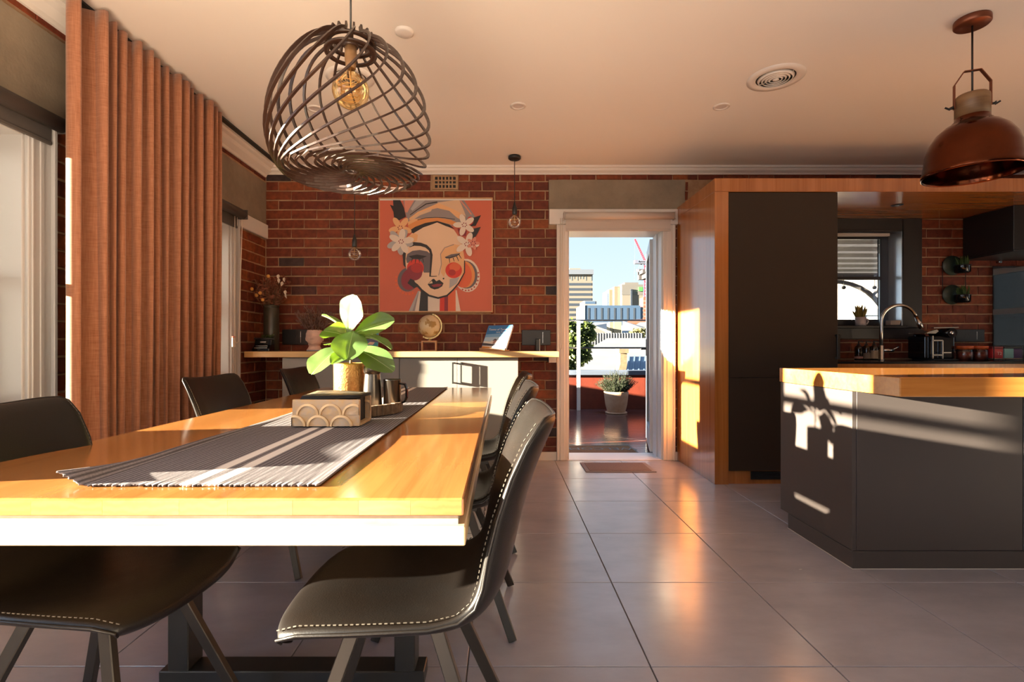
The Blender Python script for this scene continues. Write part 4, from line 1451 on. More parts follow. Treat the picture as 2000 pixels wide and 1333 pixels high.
# leaves and flowers
poly(Kc, [(212, 66), (290, 66), (330, 150), (352, 245), (270, 288), (222, 250), (215, 190), (178, 115), (215, 128)])
poly(Kc, [(1040, 270), (1165, 228), (1105, 345), (1050, 350)]); poly(Kc, [(1060, 380), (1162, 355), (1130, 420), (1085, 490), (1040, 440)])
poly(Mc, [(910, 370), (1010, 400), (1000, 455), (930, 450)])
def flower(cx, cy, R_, c, cd, a0):
    for k in range(5):
        a = math.radians(a0 + 72 * k)
        ell(c, cx + R_ * .58 * math.cos(a), cy + R_ * .58 * math.sin(a), R_ * .52, R_ * .27, math.degrees(a), 14)
    ell(c, cx, cy, R_ * .34, R_ * .34, 0, 14)
    for k in range(6):
        a = math.radians(60 * k + 10)
        ell(cd, cx + 24 * math.cos(a), cy + 20 * math.sin(a), 7, 7, 0, 6)
flower(290, 365, 118, P2, Mc, 20)
flower(285, 515, 135, LGc, Mc, 12); flower(300, 515, 128, Wc, Mc, -10)
ell(Rc, 1048, 290, 34, 44); ell(Mc, 1060, 300, 16, 22)
flower(985, 335, 112, Wc, Mc, 36); flower(1012, 545, 122, Wc, Mc, -70); flower(1080, 535, 66, Tc, Mc, 0)
mb.build('canvas', pmats, pg, fix=False)
MB().box(px0 + fw, px1 - fw, YC + 0.0002, PYB, pz0 + fw, pz1 - fw).build('stretcher', M['white'], pg)

# ------------------------------------------------------------------ terracotta air vent
ax0, ax1, az0, az1 = PX(845, 0, WB)[0], PX(895, 0, WB)[0], PX(0, 370.5, WB)[2], PX(0, 343.5, WB)[2]
av = empty('air_vent', ((ax0 + ax1) / 2, WB, (az0 + az1) / 2), 'cream terracotta air brick with square holes high on the brick wall', 'vent')
mb = MB()
nxh, nzh = 6, 3
b0 = 0.022
iw, ih = (ax1 - ax0 - 2 * b0), (az1 - az0 - 2 * 0.012)
mb.box(ax0, ax0 + b0, WB - .012, WB + .01, az0, az1).box(ax1 - b0, ax1, WB - .012, WB + .01, az0, az1)
mb.box(ax0 + b0, ax1 - b0, WB - .012, WB + .01, az0, az0 + .012).box(ax0 + b0, ax1 - b0, WB - .012, WB + .01, az1 - .012, az1)
for k in range(1, nxh):
    x = ax0 + b0 + iw * k / nxh
    mb.box(x - .006, x + .006, WB - .010, WB + .01, az0 + .012, az1 - .012)
for k in range(1, nzh):
    z = az0 + .012 + ih * k / nzh
    mb.box(ax0 + b0, ax1 - b0, WB - .0095, WB + .01, z - .006, z + .006)
mb.build('grille', mat('cream_terracotta', (0.46, 0.30, 0.17), 0.8, var=(0.36, 0.22, 0.12), vscale=30), av)
MB().box(ax0 + .01, ax1 - .01, WB + .005, WB + .012, az0 + .004, az1 - .004).build('dark_back', M['black'], av)

# ================================================================== LAMPS AND CEILING
lx, ly = (685 - 980) * 1.75 / 1000, 1.75
lamp = empty('pendant_lamp', (lx, ly, CEIL), 'large swirling cage pendant of dark bent plywood hanging over the dining table', 'lamp')
MB().tube([(lx, ly, 2.075), (lx, ly, CEIL)], 0.0035, 6).build('cord', M['black'], lamp)
MB().lathe([(0, 0), (.05, 0), (.05, -.02), (0, -.02)], (lx, ly, CEIL), 24).build('ceiling_canopy', M['black'], lamp)
ZT, ZBt = 2.085, 1.640
# side profile of one rib: radius and height, top ring -> widest -> bottom rim -> inner ring
RP = [(.076, 2.094), (.104, 2.080), (.150, 2.050), (.195, 2.000), (.232, 1.935), (.256, 1.865), (.267, 1.800), (.266, 1.740), (.254, 1.690), (.236, 1.655), (.224, 1.640)]
RB = [(.212, 1.634), (.180, 1.636), (.145, 1.640), (.110, 1.643), (.078, 1.646), (.050, 1.648), (.030, 1.650)]
def smooth(pts, per):
    out = []
    n_ = len(pts)
    for i in range(n_ - 1):
        p0, p1, p2, p3 = [Vector(pts[max(0, min(n_ - 1, q))]) for q in (i - 1, i, i + 1, i + 2)]
        for k in range(per):
            t = k / per
            out.append(0.5 * ((2 * p1) + (p2 - p0) * t + (2 * p0 - 5 * p1 + 4 * p2 - p3) * t * t + (3 * p1 - p0 - 3 * p2 + p3) * t ** 3))
    out.append(Vector(pts[-1]))
    return out
NRIB = 20
def rib_path(a_):
    A = smooth(RP, 3); B = smooth(RB, 2)
    P, UPS = [], []
    for i, q in enumerate(A):
        s_ = i / (len(A) - 1)
        an = a_ - math.radians(130) * (s_ ** 2.2)
        P.append(Vector((lx + q.x * math.cos(an), ly + q.x * math.sin(an), q.y)))
        UPS.append(Vector((math.cos(an), math.sin(an), 0.4 - 0.8 * s_)))
    for i, q in enumerate(B):
        s_ = (i + 1) / len(B)
        an = a_ - math.radians(130 + 118 * s_ ** 0.85)
        P.append(Vector((lx + q.x * math.cos(an), ly + q.x * math.sin(an), q.y)))
        UPS.append(Vector((0.15 * math.cos(an), 0.15 * math.sin(an), -1)))
    return P, UPS
for k in range(NRIB):
    a_ = 2 * math.pi * k / NRIB + 0.1
    P, UPS = rib_path(a_)
    mb = MB()
    mb.sweep(P, [(-.0028, -.005), (.0028, -.005), (.0028, .005), (-.0028, .005)], sm=False, upv=UPS)
    # tab standing above the top ring
    c_, s_ = math.cos(a_), math.sin(a_)
    mb.beam((lx + .080 * c_, ly + .080 * s_, 2.082), (lx + .072 * c_, ly + .072 * s_, 2.112), .006, .016, 0, up=(c_, s_, 0))
    mb.build('rib', M['lampwood'], lamp, fix=False)
mb = MB()
mb.lathe([(.066, 2.086), (.084, 2.086), (.084, 2.080), (.066, 2.080), (.066, 2.086)], (lx, ly, 0), 36)
mb.lathe([(.070, 2.056), (.088, 2.056), (.088, 2.051), (.070, 2.051), (.070, 2.056)], (lx, ly, 0), 36)
for k in range(4):
    a_ = math.pi / 2 * k + .3
    mb.beam((lx, ly, 2.082), (lx + .08 * math.cos(a_), ly + .08 * math.sin(a_), 2.082), .016, .006)
mb.lathe([(0, 2.088), (.026, 2.088), (.026, 2.074), (0, 2.074)], (lx, ly, 0), 16)
mb.build('top_ring', M['lampwood'], lamp)
MB().lathe([(.022, 1.654), (.040, 1.654), (.040, 1.646), (.022, 1.646), (.022, 1.654)], (lx, ly, 0), 24).build('bottom_ring', M['lampwood'], lamp)
MB().lathe([(0, 2.075), (.020, 2.075), (.020, 2.03), (.017, 2.012), (.017, 2.0), (0, 2.0)], (lx, ly, 0), 20).build('bulb_holder', M['mango'], lamp)
def bulb(parent, c, r, zneck, glass, turns=5):
    """c centre of the globe, zneck top of the neck"""
    b = MB()
    pr = [(.0135, zneck), (.0145, zneck - .012)]
    H = zneck - .012 - (c[2] + r * .82)
    pr.append((.02, c[2] + r * .98))
    for k in range(1, 13):
        a = math.radians(48 + 132 * k / 12)
        pr.append((r * math.sin(a), c[2] + r * math.cos(a)))
    o = b.lathe(pr, (c[0], c[1], 0), 24).build('bulb', glass, parent)
    m2 = MB()
    m2.tube([(c[0], c[1], zneck), (c[0], c[1], c[2] + r * .2)], .0022, 5)
    P = []
    for k in range(turns * 12):
        a = 2 * math.pi * k / 12
        f = k / (turns * 12)
        P.append((c[0] + r * .52 * math.cos(a), c[1] + r * .52 * math.sin(a), c[2] + r * (.55 - 1.1 * f)))
    m2.tube(P, .0011, 4)
    m2.build('filament', M['filament'], o)
    return o
bulb(lamp, (lx, ly, 1.925), 0.062, 2.002, M['amberglass'])

# small bulb pendants
def small_pendant(px, Y, ysock, ybulb, label, canopy=True, rb=0.058):
    x = (px - 980) * Y / 1000
    zb = CAMZ - (ybulb - 677) * Y / 1000
    r = empty('pendant_bulb', (x, Y, CEIL), label, 'lamp', 'bare bulb pendants before the brick wall')
    MB().lathe([(0, 0), (.052, 0), (.055, -.006), (.055, -.022), (.045, -.030), (0, -.030)], (x, Y, CEIL), 24).build('ceiling_canopy', M['black'], r)
    MB().tube([(x, Y, CEIL - .03), (x, Y, zb + .16)], .0033, 6).build('cord', M['black'], r)
    MB().lathe([(0, .175), (.006, .172), (.010, .150), (.019, .125), (.021, .120), (.021, .068), (.018, .064), (0, .064)], (x, Y, zb), 18).build('bulb_holder', M['blackplastic'], r)
    bulb(r, (x, Y, zb), rb, zb + .072, M['clearglass'], 4)
small_pendant(1005, 4.44, 405, 434, 'bare round bulb pendant with black holder, right of the painting')
small_pendant(692.5, 4.44, 470, 497, 'bare round bulb pendant hanging left of the painting, cord dropping behind the cage lamp')

# copper pendant over the island
kx, ky = 0.919 * 2.58, 2.58
cp_ = empty('copper_pendant', (kx, ky, CEIL), 'copper dome pendant with a pale wood collar hanging over the kitchen island', 'lamp')
MB().lathe([(0, 0), (.073, 0), (.075, -.004), (.075, -.028), (.070, -.034), (0, -.034)], (kx, ky, CEIL), 32).build('ceiling_canopy', M['copperdark'], cp_)
MB().tube([(kx, ky, CEIL - .03), (kx, ky, 2.30)], .0045, 6).build('cord', M['black'], cp_)
MB().lathe([(0, 2.318), (.060, 2.318), (.068, 2.310), (.070, 2.30), (.070, 2.205), (0, 2.205)], (kx, ky, 0), 32).build('wood_collar', M['mango'], cp_)
dome = [(.066, 2.212), (.070, 2.205), (.072, 2.188), (.082, 2.182), (.084, 2.176), (.110, 2.162), (.145, 2.130), (.172, 2.085), (.188, 2.035), (.194, 1.985), (.196, 1.978), (.198, 1.95), (.203, 1.940), (.205, 1.925), (.203, 1.915), (.199, 1.915)]
inner = [(r_ - .003, z_) for r_, z_ in reversed(dome[4:12])]
MB().lathe(dome + [(.196, 1.92)] + inner + [(0, 2.17)], (kx, ky, 0), 48).build('dome_shade', M['copper'], cp_)
# hexagonal strap and wing nuts
dv = Vector((0.94, -0.34, 0)).normalized()
hp = [(.074, 2.255), (.074, 2.36), (.040, 2.425), (.010, 2.452), (-.010, 2.452), (-.040, 2.425), (-.074, 2.36), (-.074, 2.255)]
hp = [(.074, 2.255), (.074, 2.375), (.034, 2.440), (-.034, 2.440), (-.074, 2.375), (-.074, 2.255)]
nrm_ = dv.cross(Vector((0, 0, 1)))
mb = MB()
for a, b in zip(hp[:-1], hp[1:]):
    p0 = Vector((kx, ky, 0)) + dv * a[0] + Vector((0, 0, a[1])); p1 = Vector((kx, ky, 0)) + dv * b[0] + Vector((0, 0, b[1]))
    mb.beam(p0, p1, .020, .004, 0, up=tuple((p1 - p0).cross(nrm_)))
mb.build('strap', M['copperdark'], cp_)
for s_ in (1, -1):
    mb = MB()
    c0 = Vector((kx, ky, 2.262)) + dv * (.072 * s_)
    mb.tube([c0, c0 + dv * (.022 * s_)], .006, 8)
    e_ = c0 + dv * (.018 * s_)
    mb.beam(e_ - Vector((0, 0, .006)), e_ + dv * (.022 * s_) + Vector((0, 0, .008)), .004, .008)
    mb.beam(e_ + Vector((0, 0, .002)), e_ - dv * (0.004 * s_) + nrm_ * .02, .004, .008)
    mb.build('wing_nut', M['black'], cp_)
MB().ball((kx, ky, 2.06), .05, 16, 10).build('bulb', M['amberglass'], cp_)

# ceiling fittings
M['fitting'] = mat('white_plastic', (0.74, 0.70, 0.66), 0.45)
def ring_disc(name, x, y, r, label, cat, kind_):
    o = empty(name, (x, y, CEIL), label, cat, {'downlight': 'recessed ceiling downlights', 'vent': 'round ceiling air vents'}.get(kind_))
    if kind_ == 'downlight':
        MB().lathe([(r * .62, -.001), (r * .70, -.007), (r, -.004), (r, 0)], (x, y, CEIL), 28).build('trim_ring', M['fitting'], o)
        MB().lathe([(0, -.0005), (r * .3, -.0012), (r * .64, -.002)], (x, y, CEIL), 28).build('lens', mat('frosted_lens', (0.62, 0.56, 0.54), 0.3), o)
    elif kind_ == 'smoke':
        MB().lathe([(0, -.016), (r * .8, -.016), (r * .97, -.010), (r, -.001), (r, 0)], (x, y, CEIL), 28).build('cover', M['fitting'], o)
    else:
        MB().lathe([(r * .68, -.004), (r * .74, -.012), (r, -.006), (r, 0)], (x, y, CEIL), 40).build('outer_ring', M['fitting'], o)
        MB().lathe([(0, -.0006), (r * .69, -.0006)], (x, y, CEIL), 32).build('dark_throat', M['black'], o)
        for q in (.60, .48, .36, .24):
            MB().lathe([(r * (q - .05), -.018), (r * (q + .02), -.004), (r * (q + .035), -.004), (r * (q - .02), -.018), (r * (q - .05), -.018)], (x, y, CEIL), 32).build('cone_ring', M['fitting'], o)
        MB().lathe([(0, -.02), (r * .10, -.018), (r * .12, -.008), (0, -.006)], (x, y, CEIL), 20).build('centre_boss', M['fitting'], o)
        mb = MB()
        for a_ in (0.6, 0.6 + math.pi / 2):
            mb.beam((x - r * .66 * math.cos(a_), y - r * .66 * math.sin(a_), CEIL - .004), (x + r * .66 * math.cos(a_), y + r * .66 * math.sin(a_), CEIL - .004), .004, .004)
        mb.build('spokes', M['fitting'], o)
ring_disc('smoke_detector', -0.51, 2.68, .049, 'flat white round cover on the ceiling, right of the cage lamp', 'detector', 'smoke')
ring_disc('downlight', -1.295, 3.55, .055, 'recessed ceiling downlight seen through the cage lamp on the left', 'downlight', 'downlight')
ring_disc('downlight', 0.112, 3.51, .055, 'recessed ceiling downlight above the doorway side, middle of the ceiling', 'downlight', 'downlight')
ring_disc('downlight', 1.51, 3.52, .055, 'recessed ceiling downlight just below the round air vent on the right', 'downlight', 'downlight')
ring_disc('air_diffuser', 1.68, 3.14, .163, 'large round ceiling air vent with concentric rings above the kitchen', 'vent', 'vent')
ring_disc('air_diffuser', -0.93, 3.14, .145, 'round ceiling air vent seen behind the bulb of the cage lamp', 'vent', 'vent')

# ================================================================== THINGS ON THE WALL SHELF
SZ = 1.007
# tall vase and dried flowers
vx, vy = (530 - 980) * 4.5 / 1000, 4.5
M['vase'] = mat('dark_olive_glaze', (0.035, 0.032, 0.022), 0.28)
MB().lathe([(0, 0), (.060, 0), (.064, .004), (.064, .37), (.060, .375), (.060, .385), (.064, .39), (.064, .405), (.056, .405), (.055, .02), (0, .015)], (vx, vy, SZ), 28).build(
    'tall_vase', M['vase'], loc=(vx, vy, SZ), label='tall cylindrical dark olive vase in the corner of the wall shelf', cat='vase')
fb = empty('dried_flower_bunch', (vx, vy, SZ + .40), 'dried flowers with orange billy buttons and pale pods in the tall vase', 'dried flowers')
M['drystem'] = mat('dry_stem', (0.16, 0.08, 0.04), 0.9)
M['dryleaf'] = leaf_mat('dry_leaf', (0.16, 0.045, 0.025), (0.30, 0.10, 0.05), 0.8, 0.2)
M['button'] = mat('orange_billy_button', (0.62, 0.30, 0.07), 0.9, bump=0.6, bscale=400)
M['pod'] = mat('pale_pod', (0.55, 0.45, 0.36), 0.7)
mb = MB(); tips = []
for k in range(64):
    a = U(0, 6.28); sp = U(0.02, 0.16) * (1 if k > 6 else 0.8); h_ = U(.08, .26)
    tip = Vector((vx + sp * math.cos(a) * 1.15, vy + sp * math.sin(a) * .7, SZ + .40 + h_))
    b_ = Vector((vx + .03 * math.cos(a), vy + .03 * math.sin(a), SZ + .30))
    mid = b_.lerp(tip, .55) + Vector((0, 0, .03))
    mb.tube([b_, mid, tip], .0013, 4, caps=False); tips.append((tip, (tip - mid).normalized()))
tag(mb.build('stems', M['drystem'], fb), kind='stuff')
mb = MB()
for tip, d in tips:
    for q in range(9):
        c = tip - d * U(0, .12); s_ = U(.012, .028)
        dd = Vector((U(-1, 1), U(-1, 1), U(-.2, 1))).normalized()
        mb.grid(leaf_mesh_pts(c, c + dd * s_ * 1.5, s_ * .7, (U(-1, 1), -1, U(-1, 1)), .2, .1, 2, 3), 2, 3)
tag(mb.build('dry_foliage', M['dryleaf'], fb, fix=False), kind='stuff')
for px, py in ((524, 540), (492, 565), (508, 573), (501, 577), (513, 586)):
    p = PX(px, py, 4.42)
    q = MB(); q.ball(p, .0155, 10, 7); q.build('billy_button', M['button'], fb)
    MB().tube([p, (vx, vy, SZ + .36)], .0012, 4).build('bud_stem', M['drystem'], fb)
for px, py, rx in ((543, 541, .3), (556, 547, -.3), (557, 572, .2), (549, 555, .8), (560, 579, -.6), (545, 549, 0)):
    p = Vector(PX(px, py, 4.42))
    mb = MB(); mb.grid(leaf_mesh_pts(p - Vector((0, 0, .02)), p + Vector((.012 * rx, 0, .02)), .026, (rx, -1, 0), .5, .1), 4, 5)
    o = mb.build('pale_pod', M['pod'], fb, fix=False)
    MB().tube([p - Vector((0, 0, .02)), (vx, vy, SZ + .36)], .0012, 4).build('bud_stem', M['drystem'], fb)

# small black retro typewriter planter
qx, qy = (515 - 980) * 4.40 / 1000, 4.40
ty_ = empty('toy_typewriter', (qx, qy, SZ), 'small black retro typewriter ornament beside the tall vase', 'ornament')
mb = MB(); mb.prism([(qy - .06, SZ), (qy + .05, SZ), (qy + .05, SZ + .10), (qy - .005, SZ + .105), (qy - .02, SZ + .055), (qy - .06, SZ + .025)], 'x', qx - .072, qx + .072)
mb.build('body', M['blackgloss'], ty_, bevel=.004)
MB().tube([(qx - .085, qy + .01, SZ + .108), (qx + .085, qy + .01, SZ + .108)], .009, 10).build('roller', M['blackplastic'], ty_)
for k in range(2):
    MB().box(qx - .055 + .004 * k, qx + .055 - .004 * k, qy - .058 + .018 * k, qy - .050 + .018 * k, SZ + .027 + .016 * k, SZ + .033 + .016 * k).build('key_row', M['chrome'], ty_)
MB().box(qx - .02, qx + .03, qy - .0215, qy - .018, SZ + .075, SZ + .085).build('name_plate', M['chrome'], ty_)
mb = MB()
for k in range(90):
    c = Vector((qx + U(-.03, .075), qy + U(.015, .05), SZ + .105 + U(0, .035))); s_ = U(.010, .02)
    dd = Vector((U(-1, 1), U(-1, .4), U(-.1, 1))).normalized()
    mb.grid(leaf_mesh_pts(c, c + dd * s_, s_ * .5, (U(-1, 1), -1, 1), .2, .1, 2, 2), 2, 2)
tag(mb.build('succulent', leaf_mat('dark_succulent', (0.05, 0.09, 0.02), (0.1, 0.16, 0.03)), fix=False, label='low green succulent growing out of the toy typewriter', cat='plant'), kind=None)

# face planter with dark dried grass
fx, fy = (614.5 - 980) * 4.46 / 1000, 4.46
fpn = empty('face_planter', (fx, fy, SZ), 'pale pink ceramic head planter with a face, blue-grey foot', 'planter')
def headr(z):
    ks = [(0, .066), (.012, .066), (.03, .054), (.05, .046), (.065, .052), (.09, .066), (.12, .073), (.15, .072), (.175, .064), (.185, .060)]
    for (a, r0), (b, r1) in zip(ks[:-1], ks[1:]):
        if a <= z <= b:
            t_ = (z - a) / (b - a); t_ = t_ * t_ * (3 - 2 * t_)
            return r0 + (r1 - r0) * t_
    return ks[-1][1]
def headpt(u, v):
    a = 2 * math.pi * u
    z = .185 * v
    r_ = headr(z)
    x, y = r_ * math.cos(a), r_ * .95 * math.sin(a)
    # face toward -Y (a = 270 deg): nose, brow, lips, chin
    da = (a - 1.5 * math.pi)
    def bumpf(zc, zr, ac, ar, h): return h * math.exp(-((z - zc) / zr) ** 2 - ((da - ac) / ar) ** 2)
    k = bumpf(.112, .014, 0, .11, .012) + bumpf(.128, .02, 0, .08, .006) + bumpf(.086, .005, 0, .2, .005) + bumpf(.068, .008, 0, .25, .006)
    k -= bumpf(.130, .008, .38, .20, .005) + bumpf(.130, .008, -.38, .20, .005)
    x *= 1 + k / r_; y *= 1 + k / r_
    return (fx + x, fy + y, SZ + z)
M['pinkclay'] = mat('pink_clay', (0.74, 0.52, 0.42), 0.7, var=(0.66, 0.44, 0.35), vscale=16)
mb = MB(); mb.grid(headpt, 48, 40)
mb.build('head', M['pinkclay'], fpn)
mb = MB(); mb.lathe([(.060, .185), (.054, .185), (.052, .05), (0, .05)], (fx, fy, SZ), 24); mb.build('inner_pot', M['pinkclay'], fpn)
MB().lathe([(0, 0), (.0665, 0), (.0665, .012), (0, .012)], (fx, fy * 1, SZ), 28).build('foot_band', mat('blue_grey_glaze', (0.26, 0.28, 0.33), 0.5), fpn)
for s_ in (-1, 1):
    MB().ball((fx + s_ * .073, fy, SZ + .108), .014, 8, 6, sq=(.5, 1, 1.4)).build('ear', M['pinkclay'], fpn)
dg = empty('dried_grass', (fx, fy, SZ + .18), 'dark purple-brown dried foliage bunched in the face planter', 'dried plant')
M['drydark'] = leaf_mat('dark_dry_leaf', (0.12, 0.058, 0.05), (0.26, 0.14, 0.11), 0.8, 0.2, (0.34, 0.21, 0.16))
mb = MB(); m2 = MB()
for k in range(90):
    a = U(0, 6.28); sp = U(.03, .17); h_ = U(.10, .235)
    tip = Vector((fx + sp * math.cos(a), fy + min(.15, sp * math.sin(a) * .8), SZ + .18 + h_ - sp * .35))
    b_ = Vector((fx + .025 * math.cos(a), fy + .025 * math.sin(a), SZ + .14))
    mid = b_.lerp(tip, .5) + Vector((0, 0, .025))
    mb.tube([b_, mid, tip], .0011, 3, caps=False)
    for q in range(7):
        c = b_.lerp(tip, U(.35, 1)) ; s_ = U(.014, .03)
        dd = ((tip - b_).normalized() + Vector((U(-.8, .8), U(-.8, .8), U(-.3, .6)))).normalized()
        m2.grid(leaf_mesh_pts(c, c + dd * s_ * 1.25, s_ * .42, (U(-1, 1), -1, U(-1, 1)), .2, .1, 2, 2), 2, 2)
tag(mb.build('stems', M['drystem'], dg), kind='stuff')
tag(m2.build('dry_leaves', M['drydark'], dg, fix=False), kind='stuff')

# power outlets
def outlet(x0, x1, z0, z1, label, plug=None, y=WB, wide=0.012):
    r = empty('power_outlet', ((x0 + x1) / 2, y, (z0 + z1) / 2), label, 'power outlet', 'black wall power outlets')
    MB().box(x0, x1, y - wide, y - .003, z0, z1).build('plate', M['blackplastic'], r, bevel=.003)
    w_ = x1 - x0; zc = (z0 + z1) / 2
    for f in (.30, .50):
        mb = MB()
        for s_ in (-1, 1):
            mb.obox((x0 + w_ * f + s_ * .012, y - wide - .0006, zc + .008), (.0022, .0008, .007), Matrix.Rotation(.5 * s_, 3, 'Y'))
        mb.box(x0 + w_ * f - .002, x0 + w_ * f + .002, y - wide - .0014, y - wide, zc - .022, zc - .010)
        mb.build('socket_slots', M['black'], r)
    MB().box(x0 + w_ * .72, x0 + w_ * .74, y - wide - .002, y - wide, z0 + .02, z1 - .02).build('rocker_edge', M['chrome'], r)
    if plug:
        MB().box(plug[0], plug[1], y - .06, y - wide, plug[2], plug[3]).build('plug', M['blackplastic'], r, bevel=.005)
    return r
a = PX(552, 674, WB); b_ = PX(602, 644, WB)
outlet(a[0], b_[0], a[2], b_[2], 'black power outlet on the brick wall between the tall vase and the face planter')
a = PX(1019, 675, WB); b_ = PX(1075, 645, WB)
outlet(a[0], b_[0], a[2], b_[2], 'black power outlet on the brick wall beside the door frame, adaptor plugged in', (a[0] + .125, a[0] + .165, a[2] - .055, a[2] + .06))

# globe
gx_, gy_, gz_, gr = (838.5 - 980) * 4.5 / 1000, 4.5, CAMZ - (637.5 - 677) * 4.5 / 1000, 0.0985
gl = empty('desk_globe', (gx_, gy_, SZ), 'antique cream desk globe on an open wooden stand under the painting', 'globe')
def globe_mat():
    m, n, b = _nodes('antique_map')
    L = n.links
    tc_ = n.nodes.new('ShaderNodeTexCoord')
    nz = n.nodes.new('ShaderNodeTexNoise'); nz.inputs['Scale'].default_value = 14; nz.inputs['Detail'].default_value = 7
    L.new(tc_.outputs['Object'], nz.inputs['Vector'])
    cr = n.nodes.new('ShaderNodeMapRange'); cr.inputs['From Min'].default_value = .53; cr.inputs['From Max'].default_value = .58
    L.new(nz.outputs['Fac'], cr.inputs['Value'])
    mx = n.nodes.new('ShaderNodeMix'); mx.data_type = 'RGBA'
    L.new(cr.outputs[0], mx.inputs['Factor'])
    mx.inputs[6].default_value = (0.66, 0.52, 0.32, 1); mx.inputs[7].default_value = (0.40, 0.23, 0.07, 1)
    L.new(mx.outputs[2], b.inputs['Base Color']); b.inputs['Roughness'].default_value = .35
    return m
m2 = MB(); m2.ball((gx_, gy_, gz_), gr, 32, 20); m2.build('sphere', globe_mat(), gl)
ax_ = Vector((math.sin(math.radians(23)), 0, math.cos(math.radians(23))))
mb = MB(); P = []
for k in range(17):
    a = math.radians(23 - 8 + 196 * k / 16)
    P.append((gx_ + (gr + .010) * math.sin(a), gy_, gz_ + (gr + .010) * math.cos(a)))
mb.sweep(P, [(-.006, -.002), (.006, -.002), (.006, .002), (-.006, .002)], upv=(0, 1, 0), sm=False)
mb.tube([Vector((gx_, gy_, gz_)) + ax_ * gr, Vector((gx_, gy_, gz_)) + ax_ * (gr + .02)], .004, 6)
mb.tube([Vector((gx_, gy_, gz_)) - ax_ * gr, Vector((gx_, gy_, gz_)) - ax_ * (gr + .015)], .004, 6)
mb.build('meridian_arm', M['brass'], gl)
M['oakstand'] = wood('oak_stand', (0.42, 0.20, 0.08), (0.55, 0.29, 0.12), (6, 6, 6), 2, .4)
zt = gz_ - gr - .012
MB().lathe([(0, zt + .002), (.014, zt), (.010, zt - .012), (.018, zt - .018), (0, zt - .02)], (gx_, gy_, 0), 16).build('spindle', M['brass'], gl)
mb = MB(); zt -= .018; hw_ = .066
mb.box(gx_ - hw_, gx_ + hw_, gy_ - .03, gy_ + .03, zt - .012, zt).box(gx_ - hw_, gx_ + hw_, gy_ - .03, gy_ + .03, SZ, SZ + .010)
mb.box(gx_ - hw_, gx_ - hw_ + .012, gy_ - .03, gy_ + .03, SZ + .010, zt - .012).box(gx_ + hw_ - .012, gx_ + hw_, gy_ - .03, gy_ + .03, SZ + .010, zt - .012)
mb.build('open_frame', M['oakstand'], gl)

# books on easels
def easel_book(name, x0, x1, y, h_, lean, label_b, label_s, cover, art, yaw=0.0):
    xc = (x0 + x1) / 2
    st = empty('book_stand', (xc, y, SZ), label_s, 'book stand', 'wooden book stands', rz=yaw)
    MB().box(x0 - .012, x1 + .004, y - .045, y + .03, SZ, SZ + .014).build('ledge', M['oakstand'], st, bevel=.002)
    MB().box(x0 - .012, x1 + .004, y - .045, y - .034, SZ + .014, SZ + .030).build('lip', M['oakstand'], st, bevel=.002)
    n_ = Vector((0, math.sin(lean), math.cos(lean)))
    mb = MB()
    for xx in (x0 + .05, x1 - .05):
        mb.beam((xx, y + .008, SZ + .014), tuple(Vector((xx, y + .008, SZ + .014)) + n_ * h_ * .8), .02, .008, up=(0, -1, .2))
    mb.build('back_slats', M['oakstand'], st)
    bk = empty('book', (xc, y, SZ + .0145), label_b, 'book', 'upright books shown on stands', rz=yaw)
    base = Vector((xc, y - .030, SZ + .0150))
    R = Matrix((Vector((1, 0, 0)), Vector((0, math.cos(lean), -math.sin(lean))), n_)).transposed()
    w_ = (x1 - x0)
    def P(a, b, c): return base + R @ Vector((a * w_, c, b * h_))
    mb = MB(); mb.obox(base + R @ Vector((0, .009, h_ / 2)), (w_ / 2, .008, h_ / 2 - .002), R); mb.build('pages', M['white'], bk)
    mb = MB(); mb.obox(base + R @ Vector((-.001, -.0005, h_ / 2)), (w_ / 2 + .002, .0015, h_ / 2), R); mb.build('cover', cover, bk)
    art(bk, P, R, w_, h_)
    return bk
def flat(P, pts, lift=0.0024):
    return [tuple(P(a - .5, b, -lift)) for a, b in pts]
